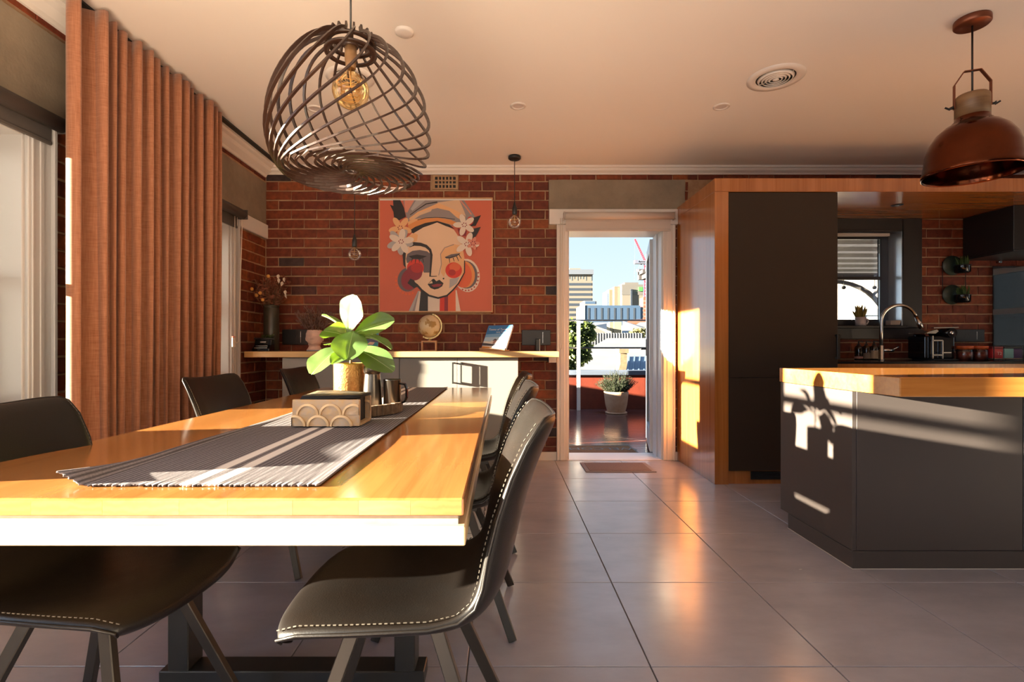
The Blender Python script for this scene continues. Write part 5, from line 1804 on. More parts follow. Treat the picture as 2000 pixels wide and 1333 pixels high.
def art1(bk, P, R, w_, h_):
    mats_ = [mat('cover_sky_pale', (0.45, 0.66, 0.85), .35), mat('cover_slate', (0.08, 0.085, 0.11), .4), mat('cover_snow', (0.80, 0.78, 0.76), .4), mat('cover_house', (0.42, 0.28, 0.27), .4), mat('cover_orange', (0.70, 0.27, 0.04), .4), mat('cover_haze', (0.20, 0.46, 0.78), .35)]
    mb = MB()
    def pl(i, pts, l): mb.add(flat(P, pts, l), [tuple(range(len(pts)))], i)
    pl(5, [(0, .30), (1, .30), (1, .68), (0, .62)], .0022)
    pl(0, [(0, .28), (1, .30), (1, .52), (0, .50)], .0024)
    pl(2, [(0, 0), (1, 0), (1, .55), (.8, .50), (.55, .36), (.3, .32), (0, .34)], .0026)
    pl(1, [(0, .16), (.55, .14), (.7, .24), (.66, .30), (.4, .22), (0, .27)], .0028)
    pl(1, [(.36, .36), (.45, .44), (.58, .37), (.5, .35)], .0028); pl(1, [(.55, .38), (.6, .43), (.74, .42), (.7, .37)], .0028)
    pl(3, [(.40, .24), (.42, .37), (.54, .36), (.56, .24)], .0030); pl(1, [(.56, .27), (.72, .38), (.74, .33), (.64, .26)], .0030)
    pl(2, [(.28, .26), (.30, .36), (.38, .36), (.38, .26)], .0030); pl(1, [(.80, .42), (.72, .47), (.92, .52), (.84, .43)], .0030)
    pl(4, [(0, 0), (.62, 0), (.30, .10), (0, .13)], .0032); pl(1, [(.82, .02), (.92, .02), (.92, .13), (.82, .13)], .0032)
    mb.build('cover_picture', mats_, bk, fix=False)
    rot = R.to_euler()
    r2 = (R @ Matrix.Rotation(math.pi / 2, 3, 'X')).to_euler()
    tm = mat('cover_lettering', (0.86, 0.86, 0.84), .5)
    text_part('title', 'Towns of Tasmania', .030, P(0.02, .82, -.0030), r2, tm, bk)
    text_part('subtitle', 'Larry Turner', .020, P(0.12, .71, -.0030), r2, tm, bk)
def art2(bk, P, R, w_, h_):
    mats_ = [mat('cover_teal', (0.02, 0.20, 0.30), .35), mat('cover_violet', (0.09, 0.08, 0.16), .4), mat('cover_sand', (0.62, 0.42, 0.32), .4), mat('cover_red', (0.36, 0.07, 0.05), .4)]
    mb = MB()
    def pl(i, pts, l): mb.add(flat(P, pts, l), [tuple(range(len(pts)))], i)
    pl(0, [(0, .45), (1, .45), (1, 1), (0, 1)], .0022); pl(1, [(.45, .38), (1, .34), (1, .70), (.6, .78), (.45, .72)], .0024)
    pl(2, [(.4, .22), (.75, .22), (.85, .34), (.6, .36)], .0026); pl(3, [(0, 0), (1, 0), (1, .16), (0, .18)], .0026)
    mb.build('cover_picture', mats_, bk, fix=False)
easel_book('a', (967 - 980) * 4.47 / 1000 - .128, (967 - 980) * 4.47 / 1000 + .128, 4.47, .245, math.radians(29), 'blue-covered Tasmania book with a snowy town photograph, standing at the right of the shelf',
           'small timber stand holding the blue Tasmania book', mat('cover_blue', (0.045, 0.23, 0.58), .3), art1, math.radians(-34))
easel_book('b', (699 - 980) * 4.5 / 1000, (738 - 980) * 4.5 / 1000, 4.52, .19, math.radians(14), 'teal-covered book standing on the shelf, half hidden by the fig leaves',
           'small timber stand holding the teal book behind the fig leaves', mat('cover_teal_back', (0.03, 0.25, 0.33), .3), art2)

# ================================================================== DOOR MATS
M['matbrown'] = mat('coir', (0.22, 0.115, 0.045), .95, var=(0.15, 0.07, 0.03), vscale=60, bump=.6, bscale=300)
M['matgrey'] = mat('grey_mat_pile', (0.17, 0.135, 0.145), .95, var=(0.11, 0.09, 0.10), vscale=90, bump=.5, bscale=300)
m_ = empty('floor_mat', (.995, 4.43, 0), 'grey-brown mat with a pale border on the tiles inside the doorway', 'mat')
MB().box(.70, 1.29, 4.26, 4.60, 0, .007).build('border', mat('mat_border', (0.20, 0.20, 0.24), .9, bump=.4, bscale=200), m_, bevel=.003)
MB().box(.735, 1.255, 4.285, 4.575, .007, .010).build('pile', M['matgrey'], m_, bevel=.002)
dm = empty('doormat', (.99, 5.28, -.02), 'brown coir doormat with dark lettering on the deck outside the door', 'mat')
MB().box(.62, 1.36, 5.05, 5.44, -.018, -.002).build('coir_pad', M['matbrown'], dm, bevel=.004)
text_part('lettering', 'WELCOME', .16, (.99, 5.26, -.0015), (0, 0, math.pi), M['black'], dm, .0012)
mb = MB(); mb.box(.63, 1.35, 5.42, 5.432, -.002, -.0005).box(.63, .64, 5.06, 5.43, -.002, -.0005).box(1.34, 1.35, 5.06, 5.43, -.002, -.0005)
mb.build('edge_line', M['black'], dm)

# ================================================================== KITCHEN
KX, KY = 1.618, 3.89
def V(x): return x
tall = empty('tall_cabinet', (2.1, 4.3, 0), 'tall charcoal pantry cabinet framed in orange timber veneer beside the doorway', 'cabinet')
MB().box(KX, KX + .105, KY, WB - .012, .0, 2.225).build('side_panel', M['veneer'], tall, bevel=.001)
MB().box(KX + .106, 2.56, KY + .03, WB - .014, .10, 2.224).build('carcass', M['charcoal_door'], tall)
hz = CAMZ - (738.5 - 677) * KY / 1000
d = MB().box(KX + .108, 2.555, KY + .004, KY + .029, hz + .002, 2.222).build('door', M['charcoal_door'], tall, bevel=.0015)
hxm = (1634 - 980) * KY / 1000
mb = MB(); mb.box(hxm - .012, hxm + .010, KY - .028, KY - .014, .955, 1.14)
mb.box(hxm - .012, hxm + .010, KY - .014, KY + .004, .955, .970).box(hxm - .012, hxm + .010, KY - .014, KY + .004, 1.125, 1.14)
mb.build('handle', M['black'], d, bevel=.002)
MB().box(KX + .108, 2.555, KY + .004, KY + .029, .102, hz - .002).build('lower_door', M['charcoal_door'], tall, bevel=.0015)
MB().box(KX + .106, 2.56, KY + .02, KY + .035, .0, .10).build('kickboard', M['veneer'], tall)
vg = MB().box(1.90, 2.30, KY + .010, KY + .021, .035, .095).build('kick_grille', M['black'], tall)
for k in range(4): MB().box(1.905, 2.295, KY + .004, KY + .011, .042 + .013 * k, .046 + .013 * k).build('grille_bar', M['blackplastic'], tall)
bk_ = empty('bulkhead', (3.6, 4.3, 2.225), 'orange timber veneer bulkhead running over the kitchen bench', 'bulkhead')
MB().box(KX, 5.6, KY, WB - .006, 2.230, 2.328).build('panel', M['veneer'], bk_, bevel=.001)
MB().box(KX + .003, 5.6, KY + .003, WB - .008, 2.2265, 2.2305).build('soffit_lining', M['veneer_h'], bk_)
vx_ = (1752 - 980) * 4.26 / 1000
MB().lathe([(0, -.004), (.030, -.006), (.042, -.004), (.044, 0)], (vx_, 4.26, 2.227), 24).build('recessed_light', M['black'], bk_)
MB().lathe([(0, -.007), (.018, -.0065)], (vx_, 4.26, 2.227), 16).build('light_lens', M['chrome'], bk_)

BZ = 0.93
bn = empty('kitchen_bench', (3.9, 4.4, 0), 'dark kitchen bench with black stone top and timber front edge under the window', 'bench')
MB().box(2.562, 5.5, 4.06, WB - .014, BZ - .018, BZ).build('stone_top', M['stone_black'], bn, bevel=.002)
MB().box(2.562, 5.5, 4.05, 4.10, BZ - .052, BZ - .019).build('timber_edge', M['veneer'], bn)
MB().box(2.562, 5.5, 4.11, WB - .014, .10, BZ - .019).build('carcass', M['charcoal'], bn)
MB().box(2.562, 5.5, 4.15, WB - .014, .0, .10).build('kickboard', M['charcoal'], bn)
for k in range(4):
    MB().box(2.566 + .73 * k, 3.290 + .73 * k, 4.085, 4.109, .105, BZ - .07).build('door', M['charcoal'], bn, bevel=.0015)

# island
IX, IX1, IY, IY1 = 1.65, 4.3, 2.41, 3.03
isl = empty('kitchen_island', (2.9, 2.7, 0), 'charcoal kitchen island with a thick oiled timber top, sunlit on its left side', 'island')
MB().box(IX - .002, IX1, 2.118, IY1 + .01, .840, .922).build('benchtop', M['benchwood'], isl, bevel=.003, seg=2)
MB().box(IX, IX + .02, IY + .002, IY1, .088, .838).build('end_panel', M['charcoal'], isl, bevel=.001)
MB().box(IX + .021, 2.452, IY, IY + .02, .088, .838).build('front_panel', M['charcoal'], isl, bevel=.001)
MB().box(2.456, 3.26, IY, IY + .02, .088, .838).build('front_panel', M['charcoal'], isl, bevel=.001)
MB().box(IX + .021, IX1 - .1, IY + .021, IY1, .088, .838).build('carcass', M['charcoal'], isl)
MB().box(IX + .002, IX1 - .1, IY + .001, 2.955, .0, .0845).build('kickboard', M['charcoal'], isl, bevel=.001)
MB().box(IX - .0005, IX1 - .1, IY - .0015, 2.957, .0, .003).build('floor_seal', mat('pale_sealant', (0.5, 0.48, 0.46), .5), isl)

# range hood
hd = empty('range_hood', (4.7, 4.5, 1.84), 'black box range hood under the bulkhead at the right edge', 'range hood')
MB().box(4.25, 5.15, 4.25, WB - .01, 1.855, 2.225).build('body', M['black'], hd, bevel=.003)
MB().box(4.25, 5.15, 4.248, WB - .01, 1.84, 1.8545).build('bottom_rim', M['blackplastic'], hd, bevel=.002)
# glass splashback
sx0 = (1939 - 980) * 4.70 / 1000
sp = empty('glass_splashback', (4.85, 4.70, .94), 'clear glass splashback panel standing off the brick behind the cooktop, reflecting a window', 'splashback')
MB().box(sx0, 5.25, 4.698, 4.704, BZ + .004, 1.785).build('glass_panel', M['splash_glass'], sp)
p = PX(1953, 512, 4.70)
MB().lathe([(0, 0), (.012, 0), (.012, .02), (0, .02)], (0, 0, 0), 14)
mb = MB(); mb.tube([(p[0], 4.690, p[2]), (p[0], WB - .004, p[2])], .012, 12); mb.build('standoff', M['chrome'], sp)

# soap bottles
M['amberbottle'] = mat('dark_amber_glass', (0.030, 0.014, 0.006), .08, spec=.7)
for i, (px, lab, lc) in enumerate(((1677, 'brown pump bottle with a pinkish label, leftmost of three by the tap', (0.42, 0.22, 0.18)), (1692, 'brown pump bottle in the middle of the three beside the tap', (0.16, 0.12, 0.09)), (1707, 'brown pump bottle with a tan label, standing next to the tap', (0.34, 0.25, 0.16)))):
    Y = 4.56 - .02 * i
    x = (px - 980) * Y / 1000
    r = empty('soap_bottle', (x, Y, BZ), lab, 'bottle', 'pump bottles by the sink')
    MB().lathe([(0, 0), (.030, 0), (.032, .004), (.032, .10), (.028, .118), (.012, .128), (.012, .14), (0, .14)], (x, Y, BZ), 20).build('bottle', M['amberbottle'], r)
    MB().lathe([(.0325, .012), (.0325, .085)] if i == 2 else [(.0325, .012), (.0325, .03 + .03 * i)], (x, Y, BZ), 20).build('label_band', mat('bottle_label', lc, .6), r)
    mb = MB(); mb.lathe([(0, .165), (.006, .165), (.006, .14), (.014, .14), (.014, .128), (0, .128)], (x, Y, BZ), 12)
    mb.beam((x - .006, Y, BZ + .167), (x + .035, Y - .008, BZ + .160), .010, .010)
    mb.build('pump', M['blackplastic'], r)

# tap
TYp = 4.50
fx0 = (1721 - 980) * TYp / 1000
tp = empty('kitchen_tap', (fx0, TYp, BZ), 'brushed steel gooseneck kitchen tap with a pull-down head in front of the window', 'tap')
rad = .0175
mb = MB()
P = [(fx0, TYp, BZ), (fx0, TYp, BZ + .27)]
ar = .135
topz = CAMZ - (597 - 677) * TYp / 1000
cz_ = topz - ar
for k in range(0, 15):
    a = math.pi - math.radians(166) * k / 14
    P.append((fx0 + ar + ar * math.cos(a), TYp - .05 * k / 14, cz_ + ar * math.sin(a) - .0))
P2_ = smooth(P, 2)
mb.tube(P, rad * .82, 14)
mb.build('gooseneck', M['chrome'], tp)
e0 = Vector(P[-1]); dr = (Vector(P[-1]) - Vector(P[-2])).normalized()
mb = MB(); mb.tube([e0, e0 + dr * .045, e0 + dr * .05, e0 + dr * .11], .017, 14, radii=[.0155, .0155, .0195, .0205]); mb.build('spray_head', M['chrome'], tp)
MB().lathe([(0, 0), (.026, 0), (.026, .004), (.0215, .008), (.0215, .125), (.0175, .13), (0, .13)], (fx0, TYp, BZ), 20).build('base', M['chrome'], tp)
mb = MB(); mb.tube([(fx0 + .015, TYp, BZ + .085), (fx0 + .10, TYp - .01, BZ + .085)], .015, 12); mb.tube([(fx0 + .09, TYp - .01, BZ + .088), (fx0 + .14, TYp - .02, BZ + .118)], .006, 8)
mb.build('lever', M['chrome'], tp)
# sink drying plate / dark board leaning
MB().obox(((1796 - 980) * 4.66 / 1000, 4.66, BZ + .115), (.05, .012, .112), Matrix.Rotation(.0, 3, 'Y')).build('dark_canister', M['blackgloss'], bevel=.006,
    loc=((1796 - 980) * 4.66 / 1000, 4.66, BZ), label='narrow black upright box on the bench right of the tap', cat='canister')

# mug with yellow plant on the sill, soap dish
SZK = KW[2] + .02
mx_, my_ = (1681 - 980) * 4.78 / 1000, 4.78
mgk = empty('small_mug', (mx_, my_, SZK), 'small pale mug used as a planter on the dark window sill', 'mug')
MB().lathe([(0, 0), (.040, 0), (.043, .004), (.045, .082), (.041, .082), (.039, .06), (0, .058)], (mx_, my_, SZK), 24).build('cup', mat('pale_pink_ceramic', (0.60, 0.52, 0.50), .35), mgk)
mb = MB(); mb.tube([(mx_ + .043, my_, SZK + .066), (mx_ + .066, my_, SZK + .062), (mx_ + .070, my_, SZK + .04), (mx_ + .060, my_, SZK + .02), (mx_ + .042, my_, SZK + .018)], .006, 8); mb.build('handle', M['white'], mgk)
sp_ = empty('yellow_succulent', (mx_, my_, SZK + .058), 'spiky yellow-green succulent growing in the mug on the window sill', 'plant')
M['yell'] = leaf_mat('yellow_succulent_leaf', (0.46, 0.30, 0.05), (0.60, 0.45, 0.06), .5, .4, (0.30, 0.28, 0.05))
for k in range(22):
    a = U(0, 6.28); s_ = U(.01, .07); h_ = U(.07, .15)
    b_ = Vector((mx_ + .02 * math.cos(a), my_ + .02 * math.sin(a), SZK + .058))
    tip = Vector((mx_ + s_ * math.cos(a), my_ + s_ * math.sin(a) * .8, SZK + .06 + h_))
    mb = MB(); mb.tube([b_, b_.lerp(tip, .4), b_.lerp(tip, .8), tip], .008, 5, radii=[.005, .009, .008, .002]); mb.build('leaf', M['yell'], sp_, fix=False)
dx_, dy_ = (1742 - 980) * 4.73 / 1000, 4.725
mb = MB(); mb.prism([(dx_ - .035, SZK + .004), (dx_ + .05, SZK + .004), (dx_ + .062, SZK + .05), (dx_ - .035, SZK + .05)], 'y', dy_ - .03, dy_ + .04)
mb.build('soap_dish', mat('cream_ceramic', (0.42, 0.34, 0.28), .4), bevel=.005, loc=(dx_, dy_, SZK), label='small cream dish on the window sill behind the tap', cat='dish')

# capsule coffee machine
cmx0, cmx1, cmy = (1812 - 980) * 4.45 / 1000, (1862 - 980) * 4.45 / 1000, 4.45
cm = empty('coffee_machine', ((cmx0 + cmx1) / 2, cmy, BZ), 'compact black and chrome coffee machine on the bench right of the tap', 'coffee machine')
zt = CAMZ - (641 - 677) * cmy / 1000
MB().box(cmx0 - .05, cmx1 - .012, cmy - .03, cmy + .16, BZ + .012, zt - .07).build('body', M['blackgloss'], cm, bevel=.012, seg=3)
mb = MB(); mb.prism([(cmx0 - .075, zt - .052), (cmx0 + .02, zt - .055), (cmx0 + .05, zt - .03), (cmx0 + .03, zt - .012), (cmx0 - .04, zt - .03)], 'y', cmy - .06, cmy + .14); mb.build('head_cover', M['chrome'], cm, bevel=.004)
mb = MB(); mb.tube([(cmx1 - .06, cmy - .06, zt - .045), (cmx1 - .06, cmy + .14, zt - .045)], .042, 20); mb.build('brew_head', M['blackgloss'], cm)
mb = MB(); mb.lathe([(0, -.001), (.020, -.001), (.020, .004), (0, .004)], (0, 0, 0), 16)
mb.v = [(x + cmx1 - .066, cmy - .062 - z, zt - .045 + y) for x, y, z in mb.v]; mb.build('button', M['chrome'], cm)
mb = MB(); mb.beam((cmx0 - .01, cmy - .06, zt - .002), (cmx1 - .02, cmy - .06, zt + .002), .03, .008); mb.build('lever', M['chrome'], cm)
mb = MB()
for a, b_ in (((cmx0, zt - .07), (cmx0, BZ + .006)), ((cmx0 + .0, BZ + .045), (cmx0 + .085, BZ + .045)), ((cmx0 + .085, zt - .11), (cmx0 + .085, BZ + .006)), ((cmx0, zt - .11), (cmx0 + .085, zt - .11))):
    mb.beam((a[0], cmy - .05, a[1]), (b_[0], cmy - .05, b_[1]), .010, .010, up=(0, 1, 0))
mb.build('drip_frame', M['chrome'], cm)
MB().box(cmx0 - .01, cmx1 - .02, cmy - .08, cmy + .16, BZ + .001, BZ + .012).build('drip_tray', M['blackplastic'], cm, bevel=.002)
MB().box(cmx0 + .06, cmx0 + .14, cmy - .075, cmy - .055, BZ + .062, BZ + .070).build('cup_rest', M['chrome'], cm)

# jars with orange lids, tins, wire rack
def jar(px, Y, lab, zoff=0):
    x = (px - 980) * Y / 1000
    r = empty('storage_jar', (x, Y, BZ), lab, 'jar', 'orange-lidded jars')
    MB().lathe([(0, 0), (.052, 0), (.056, .005), (.056, .088), (.050, .096)], (x, Y, BZ), 24).build('glass', pane_mat('jar_glass', (0.9, 0.85, 0.8), .9, .02, .04), r)
    MB().lathe([(0, .003), (.052, .003), (.052, .072), (0, .076)], (x, Y, BZ), 20).build('contents', mat('red_contents', (0.36, 0.05, 0.02), .6, var=(0.16, 0.03, 0.02), vscale=70), r)
    MB().lathe([(0, .124), (.058, .124), (.060, .120), (.060, .096), (0, .096)], (x, Y, BZ), 24).build('lid', mat('orange_lid', (0.52, 0.10, 0.02), .4), r)
jar(1884, 4.40, 'squat jar with an orange lid beside the coffee machine'); jar(1913, 4.42, 'squat jar with an orange lid between the other jar and the red tin')
rk = empty('wire_rack', (4.15, 4.42, BZ), 'low black wire rack holding the tea tins on the kitchen bench', 'rack')
rx0, rx1, ry0_, ry1_ = (1903 - 980) * 4.40 / 1000 + .11, (1986 - 980) * 4.40 / 1000, 4.34, 4.50
mb = MB()
for y in (ry0_, ry1_):
    for z in (BZ + .012, BZ + .125): mb.tube([(rx0, y, z), (rx1, y, z)], .0035, 6)
for x in (rx0, rx1):
    for y in (ry0_, ry1_): mb.tube([(x, y, BZ), (x, y, BZ + .125)], .0035, 6)
    for z in (BZ + .012, BZ + .125): mb.tube([(x, ry0_, z), (x, ry1_, z)], .0035, 6)
mb.build('frame', M['black'], rk)
for k in range(9):
    x = rx0 + (rx1 - rx0) * (k + .5) / 9
    MB().tube([(x, ry0_ - .002, BZ + .014), (x, ry1_, BZ + .014)], .004, 6).build('rack_bar', M['chrome'], rk)
tins = [(1938, .034, (0.50, 0.03, 0.035), 'red tea tin lettered T2, left in the wire rack', 'T2'), (1960, .028, (0.20, 0.42, 0.40), 'teal tea tin in the middle of the wire rack', None), (1977, .026, (0.075, 0.03, 0.10), 'dark purple tea tin at the right end of the wire rack', None)]
for px, hw_, c, lab, tx_ in tins:
    Y = 4.42
    x = (px - 980) * Y / 1000
    r = empty('tea_tin', (x, Y, BZ + .018), lab, 'tin', 'tea tins in the wire rack')
    mt_ = mat('tin_paint', c, .35)
    MB().box(x - hw_ - .012, x + hw_ + .012, Y - .05, Y + .05, BZ + .0185, BZ + .100).build('body', mt_, r, bevel=.004, seg=2)
    MB().box(x - hw_ - .0135, x + hw_ + .0135, Y - .0515, Y + .0515, BZ + .1005, BZ + .118).build('lid', M['black'] if tx_ is None else mat('tin_lid', (0.22, 0.012, 0.02), .35), r, bevel=.003)
    if tx_:
        text_part('lettering', tx_, .038, (x + .012, Y - .0512, BZ + .058), (math.pi / 2, 0, 0), mat('tin_letters', (0.8, 0.55, 0.5), .5), r, .0006)
a = PX(1864, 668, WB); b_ = PX(1921, 644, WB)
outlet(a[0], b_[0], a[2], b_[2], 'black power outlet on the kitchen brick behind the jars')

# wall planters
M['plateg'] = mat('dark_green_steel', (0.035, 0.055, 0.040), .45)
M['fern'] = leaf_mat('dark_fern', (0.035, 0.075, 0.018), (0.10, 0.17, 0.03), .5, .35)
for i, (yc, lab) in enumerate(((518, 'upper wall planter on the kitchen brick, round dark green plate with a black pot'), (575, 'lower wall planter on the kitchen brick, hung under its twin'))):
    Y = WB - .02
    cx = (1863 - 980) * Y / 1000; cz = CAMZ - (yc - 677) * Y / 1000
    r = empty('wall_planter', (cx, Y, cz), lab, 'planter', 'round wall planters on the brick')
    mb = MB(); mb.lathe([(0, 0), (.088, 0), (.090, .002), (.090, .007), (0, .007)], (0, 0, 0), 36)
    mb.v = [(cx + x - .012, Y + .006 - z, cz + y - .005) for x, y, z in mb.v]; mb.build('back_plate', M['plateg'], r)
    MB().lathe([(0, -.085), (.045, -.085), (.058, -.075), (.060, -.02), (.060, -.012), (.055, -.012), (.054, -.03), (0, -.03)], (cx + .018, Y - .068, cz), 24).build('pot', M['blackgloss'], r)
    mb = MB(); mb.lathe([(.060, -.012), (.064, -.012), (.064, -.018), (.060, -.018)], (cx + .018, Y - .068, cz), 24); mb.beam((cx + .018, Y - .008, cz - .015), (cx + .018, Y, cz - .015), .05, .008); mb.build('holder_ring', M['black'], r)
    f = empty('small_fern', (cx + .018, Y - .068, cz - .03), 'small dark green fern in the %s wall planter' % ('upper' if i == 0 else 'lower'), 'plant')
    mb = MB()
    for k in range(60):
        a = U(0, 6.28); s_ = U(.01, .06)
        b_ = Vector((cx + .018 + .03 * math.cos(a), Y - .068 + .03 * math.sin(a), cz - .03))
        tip = Vector((cx + .025 + s_ * math.cos(a), Y - .068 + s_ * math.sin(a) * .8, cz + U(.01, .075)))
        mb.grid(leaf_mesh_pts(b_, tip, .012, (U(-1, 1), -1, .3), .2, .2, 2, 4), 2, 4)
    tag(mb.build('fronds', M['fern'], f, fix=False), kind='stuff')
mb = MB()
Y = WB - .012
for px in (1841, 1886):
    x = (px - 980) * Y / 1000
    mb.tube([(x, Y, CAMZ + .01 * 0 - (512 - 677) * Y / 1000), (x, Y, CAMZ - (585 - 677) * Y / 1000)], .003, 6)
mb.build('planter_frame', M['black'], loc=((1863 - 980) * Y / 1000, Y, 1.6), label='thin black wire frame joining the two wall planters', cat='frame')

# ================================================================== OUTSIDE
GZ = -3.2
MB().box(-400, 400, 9.6, 900, GZ - .5, GZ).box(-400, -2.7, -60, 9.6, GZ - .5, GZ).build('ground', mat('dry_ground', (0.28, 0.25, 0.20), .95, var=(0.20, 0.22, 0.14), vscale=.3), kind='structure')
DZ0 = -0.02
dk = empty('deck', (2.0, 6.9, DZ0), kind='structure')
M['deck'] = wood('jarrah_deck', (0.075, 0.020, 0.012), (0.12, 0.034, 0.018), (1.0, 22, 22), 1.6, .16, .02, spec=.9)
MB().box(-2.6, 9.0, 5.0, 8.8, DZ0 - .2, DZ0 - .03).build('deck_frame', M['black'], dk)
nb_ = 41
for k in range(nb_):
    y0 = 5.005 + k * .092
    MB().box(-2.4, 9.0, y0, y0 + .083, DZ0 - .026, DZ0).build('deck_board', M['deck'], dk, bevel=.002)
M['redwall'] = mat('red_painted_brick', (0.17, 0.026, 0.010), .6, var=(0.12, 0.018, 0.007), vscale=6, bump=.2, bscale=50)
M['cap'] = mat('blue_grey_cap', (0.11, 0.14, 0.19), .4)
pw = empty('parapet_wall', (2.5, 8.9, DZ0), kind=None, label='low red painted wall with a blue-grey cap at the end of the deck', cat='wall')
MB().box(-3.0, 5.2, 8.80, 8.98, DZ0 - .3, .555).build('wall_body', M['redwall'], pw)
MB().box(-3.0, 5.2, 8.74, 9.04, .556, .635).build('cap', M['cap'], pw, bevel=.006)
for px in (1130,):
    x = (px - 980) * 8.55 / 1000
    MB().box(x - .028, x + .028, 8.52, 8.576, DZ0, 1.475).build('balustrade_post', M['white'], bevel=.004, loc=(x, 8.55, DZ0), label='slim white balustrade post standing on the deck', cat='post')
mb = MB(); mb.tube([(-2.8, 8.55, CAMZ - (680 - 677) * 8.55 / 1000), (2.75, 8.55, CAMZ - (680 - 677) * 8.55 / 1000)], .013, 8)
mb.build('lower_rail', M['black'], loc=(1.5, 8.55, 1.0), label='thin dark horizontal rail crossing the doorway view behind the potted bush', cat='rail')
mb = MB(); mb.tube([(-2.8, 8.55, 1.485), (2.75, 8.55, 1.485)], .014, 8)
mb.build('top_rail', mat('grey_rail', (0.25, 0.24, 0.23), .4), loc=(1.5, 8.55, 1.485), label='grey top rail of the deck balustrade above the white post', cat='rail')

sw = empty('added_shade_wall', (-2.75, 7, DZ0), 'unseen low wall added to shade the deck from the left', 'wall')  # out-of-view wall, added to keep the low sun off the deck
MB().box(-2.9, -2.6, 5.05, 8.7, DZ0 - .3, .98).build('wall_body', M['redwall'], sw)
# potted bush on deck
bx_, by_ = (1203.5 - 980) * 8.2 / 1000, 8.2
pb = empty('potted_rosemary', (bx_, by_, DZ0), 'bushy green rosemary in a pale terracotta pot on the outdoor deck', 'plant')
MB().lathe([(0, .0), (.165, .0), (.172, .006), (.172, .022), (.12, .022), (0, .02)], (bx_, by_, DZ0), 32).build('saucer', M['terracotta'], pb)
MB().lathe([(0, .022), (.135, .022), (.145, .035), (.172, .14), (.188, .27), (.194, .345), (.182, .352), (.176, .31), (0, .30)], (bx_, by_, DZ0), 36).build('pot', M['terracotta'], pb)
M['rosemary'] = leaf_mat('rosemary_leaf', (0.012, 0.021, 0.006), (0.016, 0.032, 0.006), .7, .25, (0.020, 0.031, 0.011))
mb = MB(); m2 = MB()
for k in range(330):
    a = U(0, 6.28); rr = math.sqrt(U(0, 1))
    b_ = Vector((bx_ + .12 * rr * math.cos(a), by_ + .12 * rr * math.sin(a), DZ0 + .31))
    tip = b_ + Vector((.24 * rr * math.cos(a) * U(.5, 1.1), .2 * rr * math.sin(a) * U(.5, 1.1), U(.20, .40) * (1.1 - .5 * rr)))
    mb.tube([b_, b_.lerp(tip, .5) + Vector((.02 * math.cos(a), 0, .01)), tip], .0022, 3, caps=False)
    for q in range(16):
        c = b_.lerp(tip, .12 + .88 * q / 16)
        dd = Vector((U(-1, 1), U(-1, 1), U(-.1, 1.0))).normalized()
        s_ = U(.018, .034)
        sd = dd.orthogonal().normalized() * .0042
        m2.add([c - sd, c + sd, c + dd * s_ + sd * .4, c + dd * s_ - sd * .4], [(0, 1, 2, 3)])
tag(mb.build('stems', mat('green_twig', (0.022, 0.026, 0.010), .8), pb, fix=False), kind='stuff')
tag(m2.build('foliage', M['rosemary'], pb, fix=False), kind='stuff')

# neighbouring roofs and yards
M['whiteroof'] = mat('white_roof_sheet', (0.20, 0.205, 0.21), .5, var=(0.16, 0.165, 0.17), vscale=1.2)
M['greyroof'] = mat('grey_green_roof', (0.14, 0.135, 0.10), .6)
M['blueroof'] = mat('blue_grey_roof', (0.085, 0.13, 0.19), .45)
M['cream'] = mat('cream_wall', (0.30, 0.26, 0.19), .8)
M['fence'] = mat('pale_steel_fence', (0.15, 0.16, 0.175), .45)
def P3(px, py, Y): return Vector(PX(px, py, Y))
def slab(mb, pts, th=.12, mi=0):
    vs = [tuple(p) for p in pts] + [(p[0], p[1], p[2] - th) for p in pts]
    k = len(pts)
    mb.add(vs, [tuple(range(k)), tuple(range(2 * k - 1, k - 1, -1))] + [(i, i + k, (i + 1) % k + k, (i + 1) % k) for i in range(k)], mi)
# big white roof beyond the wall
h1 = empty('white_roofed_house', (3.6, 14, GZ), 'low house with a broad white sheet roof just beyond the deck', 'house')
mb = MB(); slab(mb, [P3(1060, 736, 11.5), P3(1420, 736, 11.5), P3(1420, 661, 17.5), P3(1186, 661, 17.5)]); mb.build('roof', M['whiteroof'], h1)
mb = MB(); a = P3(1060, 740, 11.5); b_ = P3(1420, 740, 11.5); MB().box(a.x + .6, b_.x, 11.9, 17.2, GZ, .28).build('walls', M['cream'], h1)
chx0, chx1 = (1207 - 980) * 12.2 / 1000, (1225 - 980) * 12.2 / 1000
cz0 = CAMZ - (735 - 677) * 12.2 / 1000; cz1 = CAMZ - (682 - 677) * 12.2 / 1000
mb = MB(); mb.box(chx0 + .03, chx1 - .03, 12.1, 12.4, cz0 - .1, cz1).box(chx0, chx1, 12.06, 12.44, cz1 - .10, cz1)
mb.prism([(chx0 - .08, cz0 - .1), (chx1 + .06, cz0 - .1), (chx1 - .02, cz0 + .28), (chx0 + .02, cz0 + .28)], 'y', 12.08, 12.42)
mb.build('chimney', mat('sandstone', (0.20, 0.15, 0.085), .9, var=(0.14, 0.10, 0.06), vscale=12), h1)
h2 = empty('blue_roofed_shed', (3.8, 12, GZ), 'shed with a blue-grey corrugated roof at the right of the doorway view', 'shed')
mb = MB(); slab(mb, [P3(1222, 728, 10.3), P3(1400, 728, 10.3), P3(1400, 697, 11.3), P3(1228, 697, 11.3)], .08); mb.build('roof', M['blueroof'], h2)
for k in range(16):
    x0 = 1226 + k * 10.5
    a, b_ = P3(x0, 727.6, 10.3), P3(x0 + 3, 696.8, 11.3)
    mb = MB(); mb.beam(a + Vector((0, 0, .012)), b_ + Vector((0, 0, .012)), .03, .03); mb.build('roof_rib', M['blueroof'], h2)
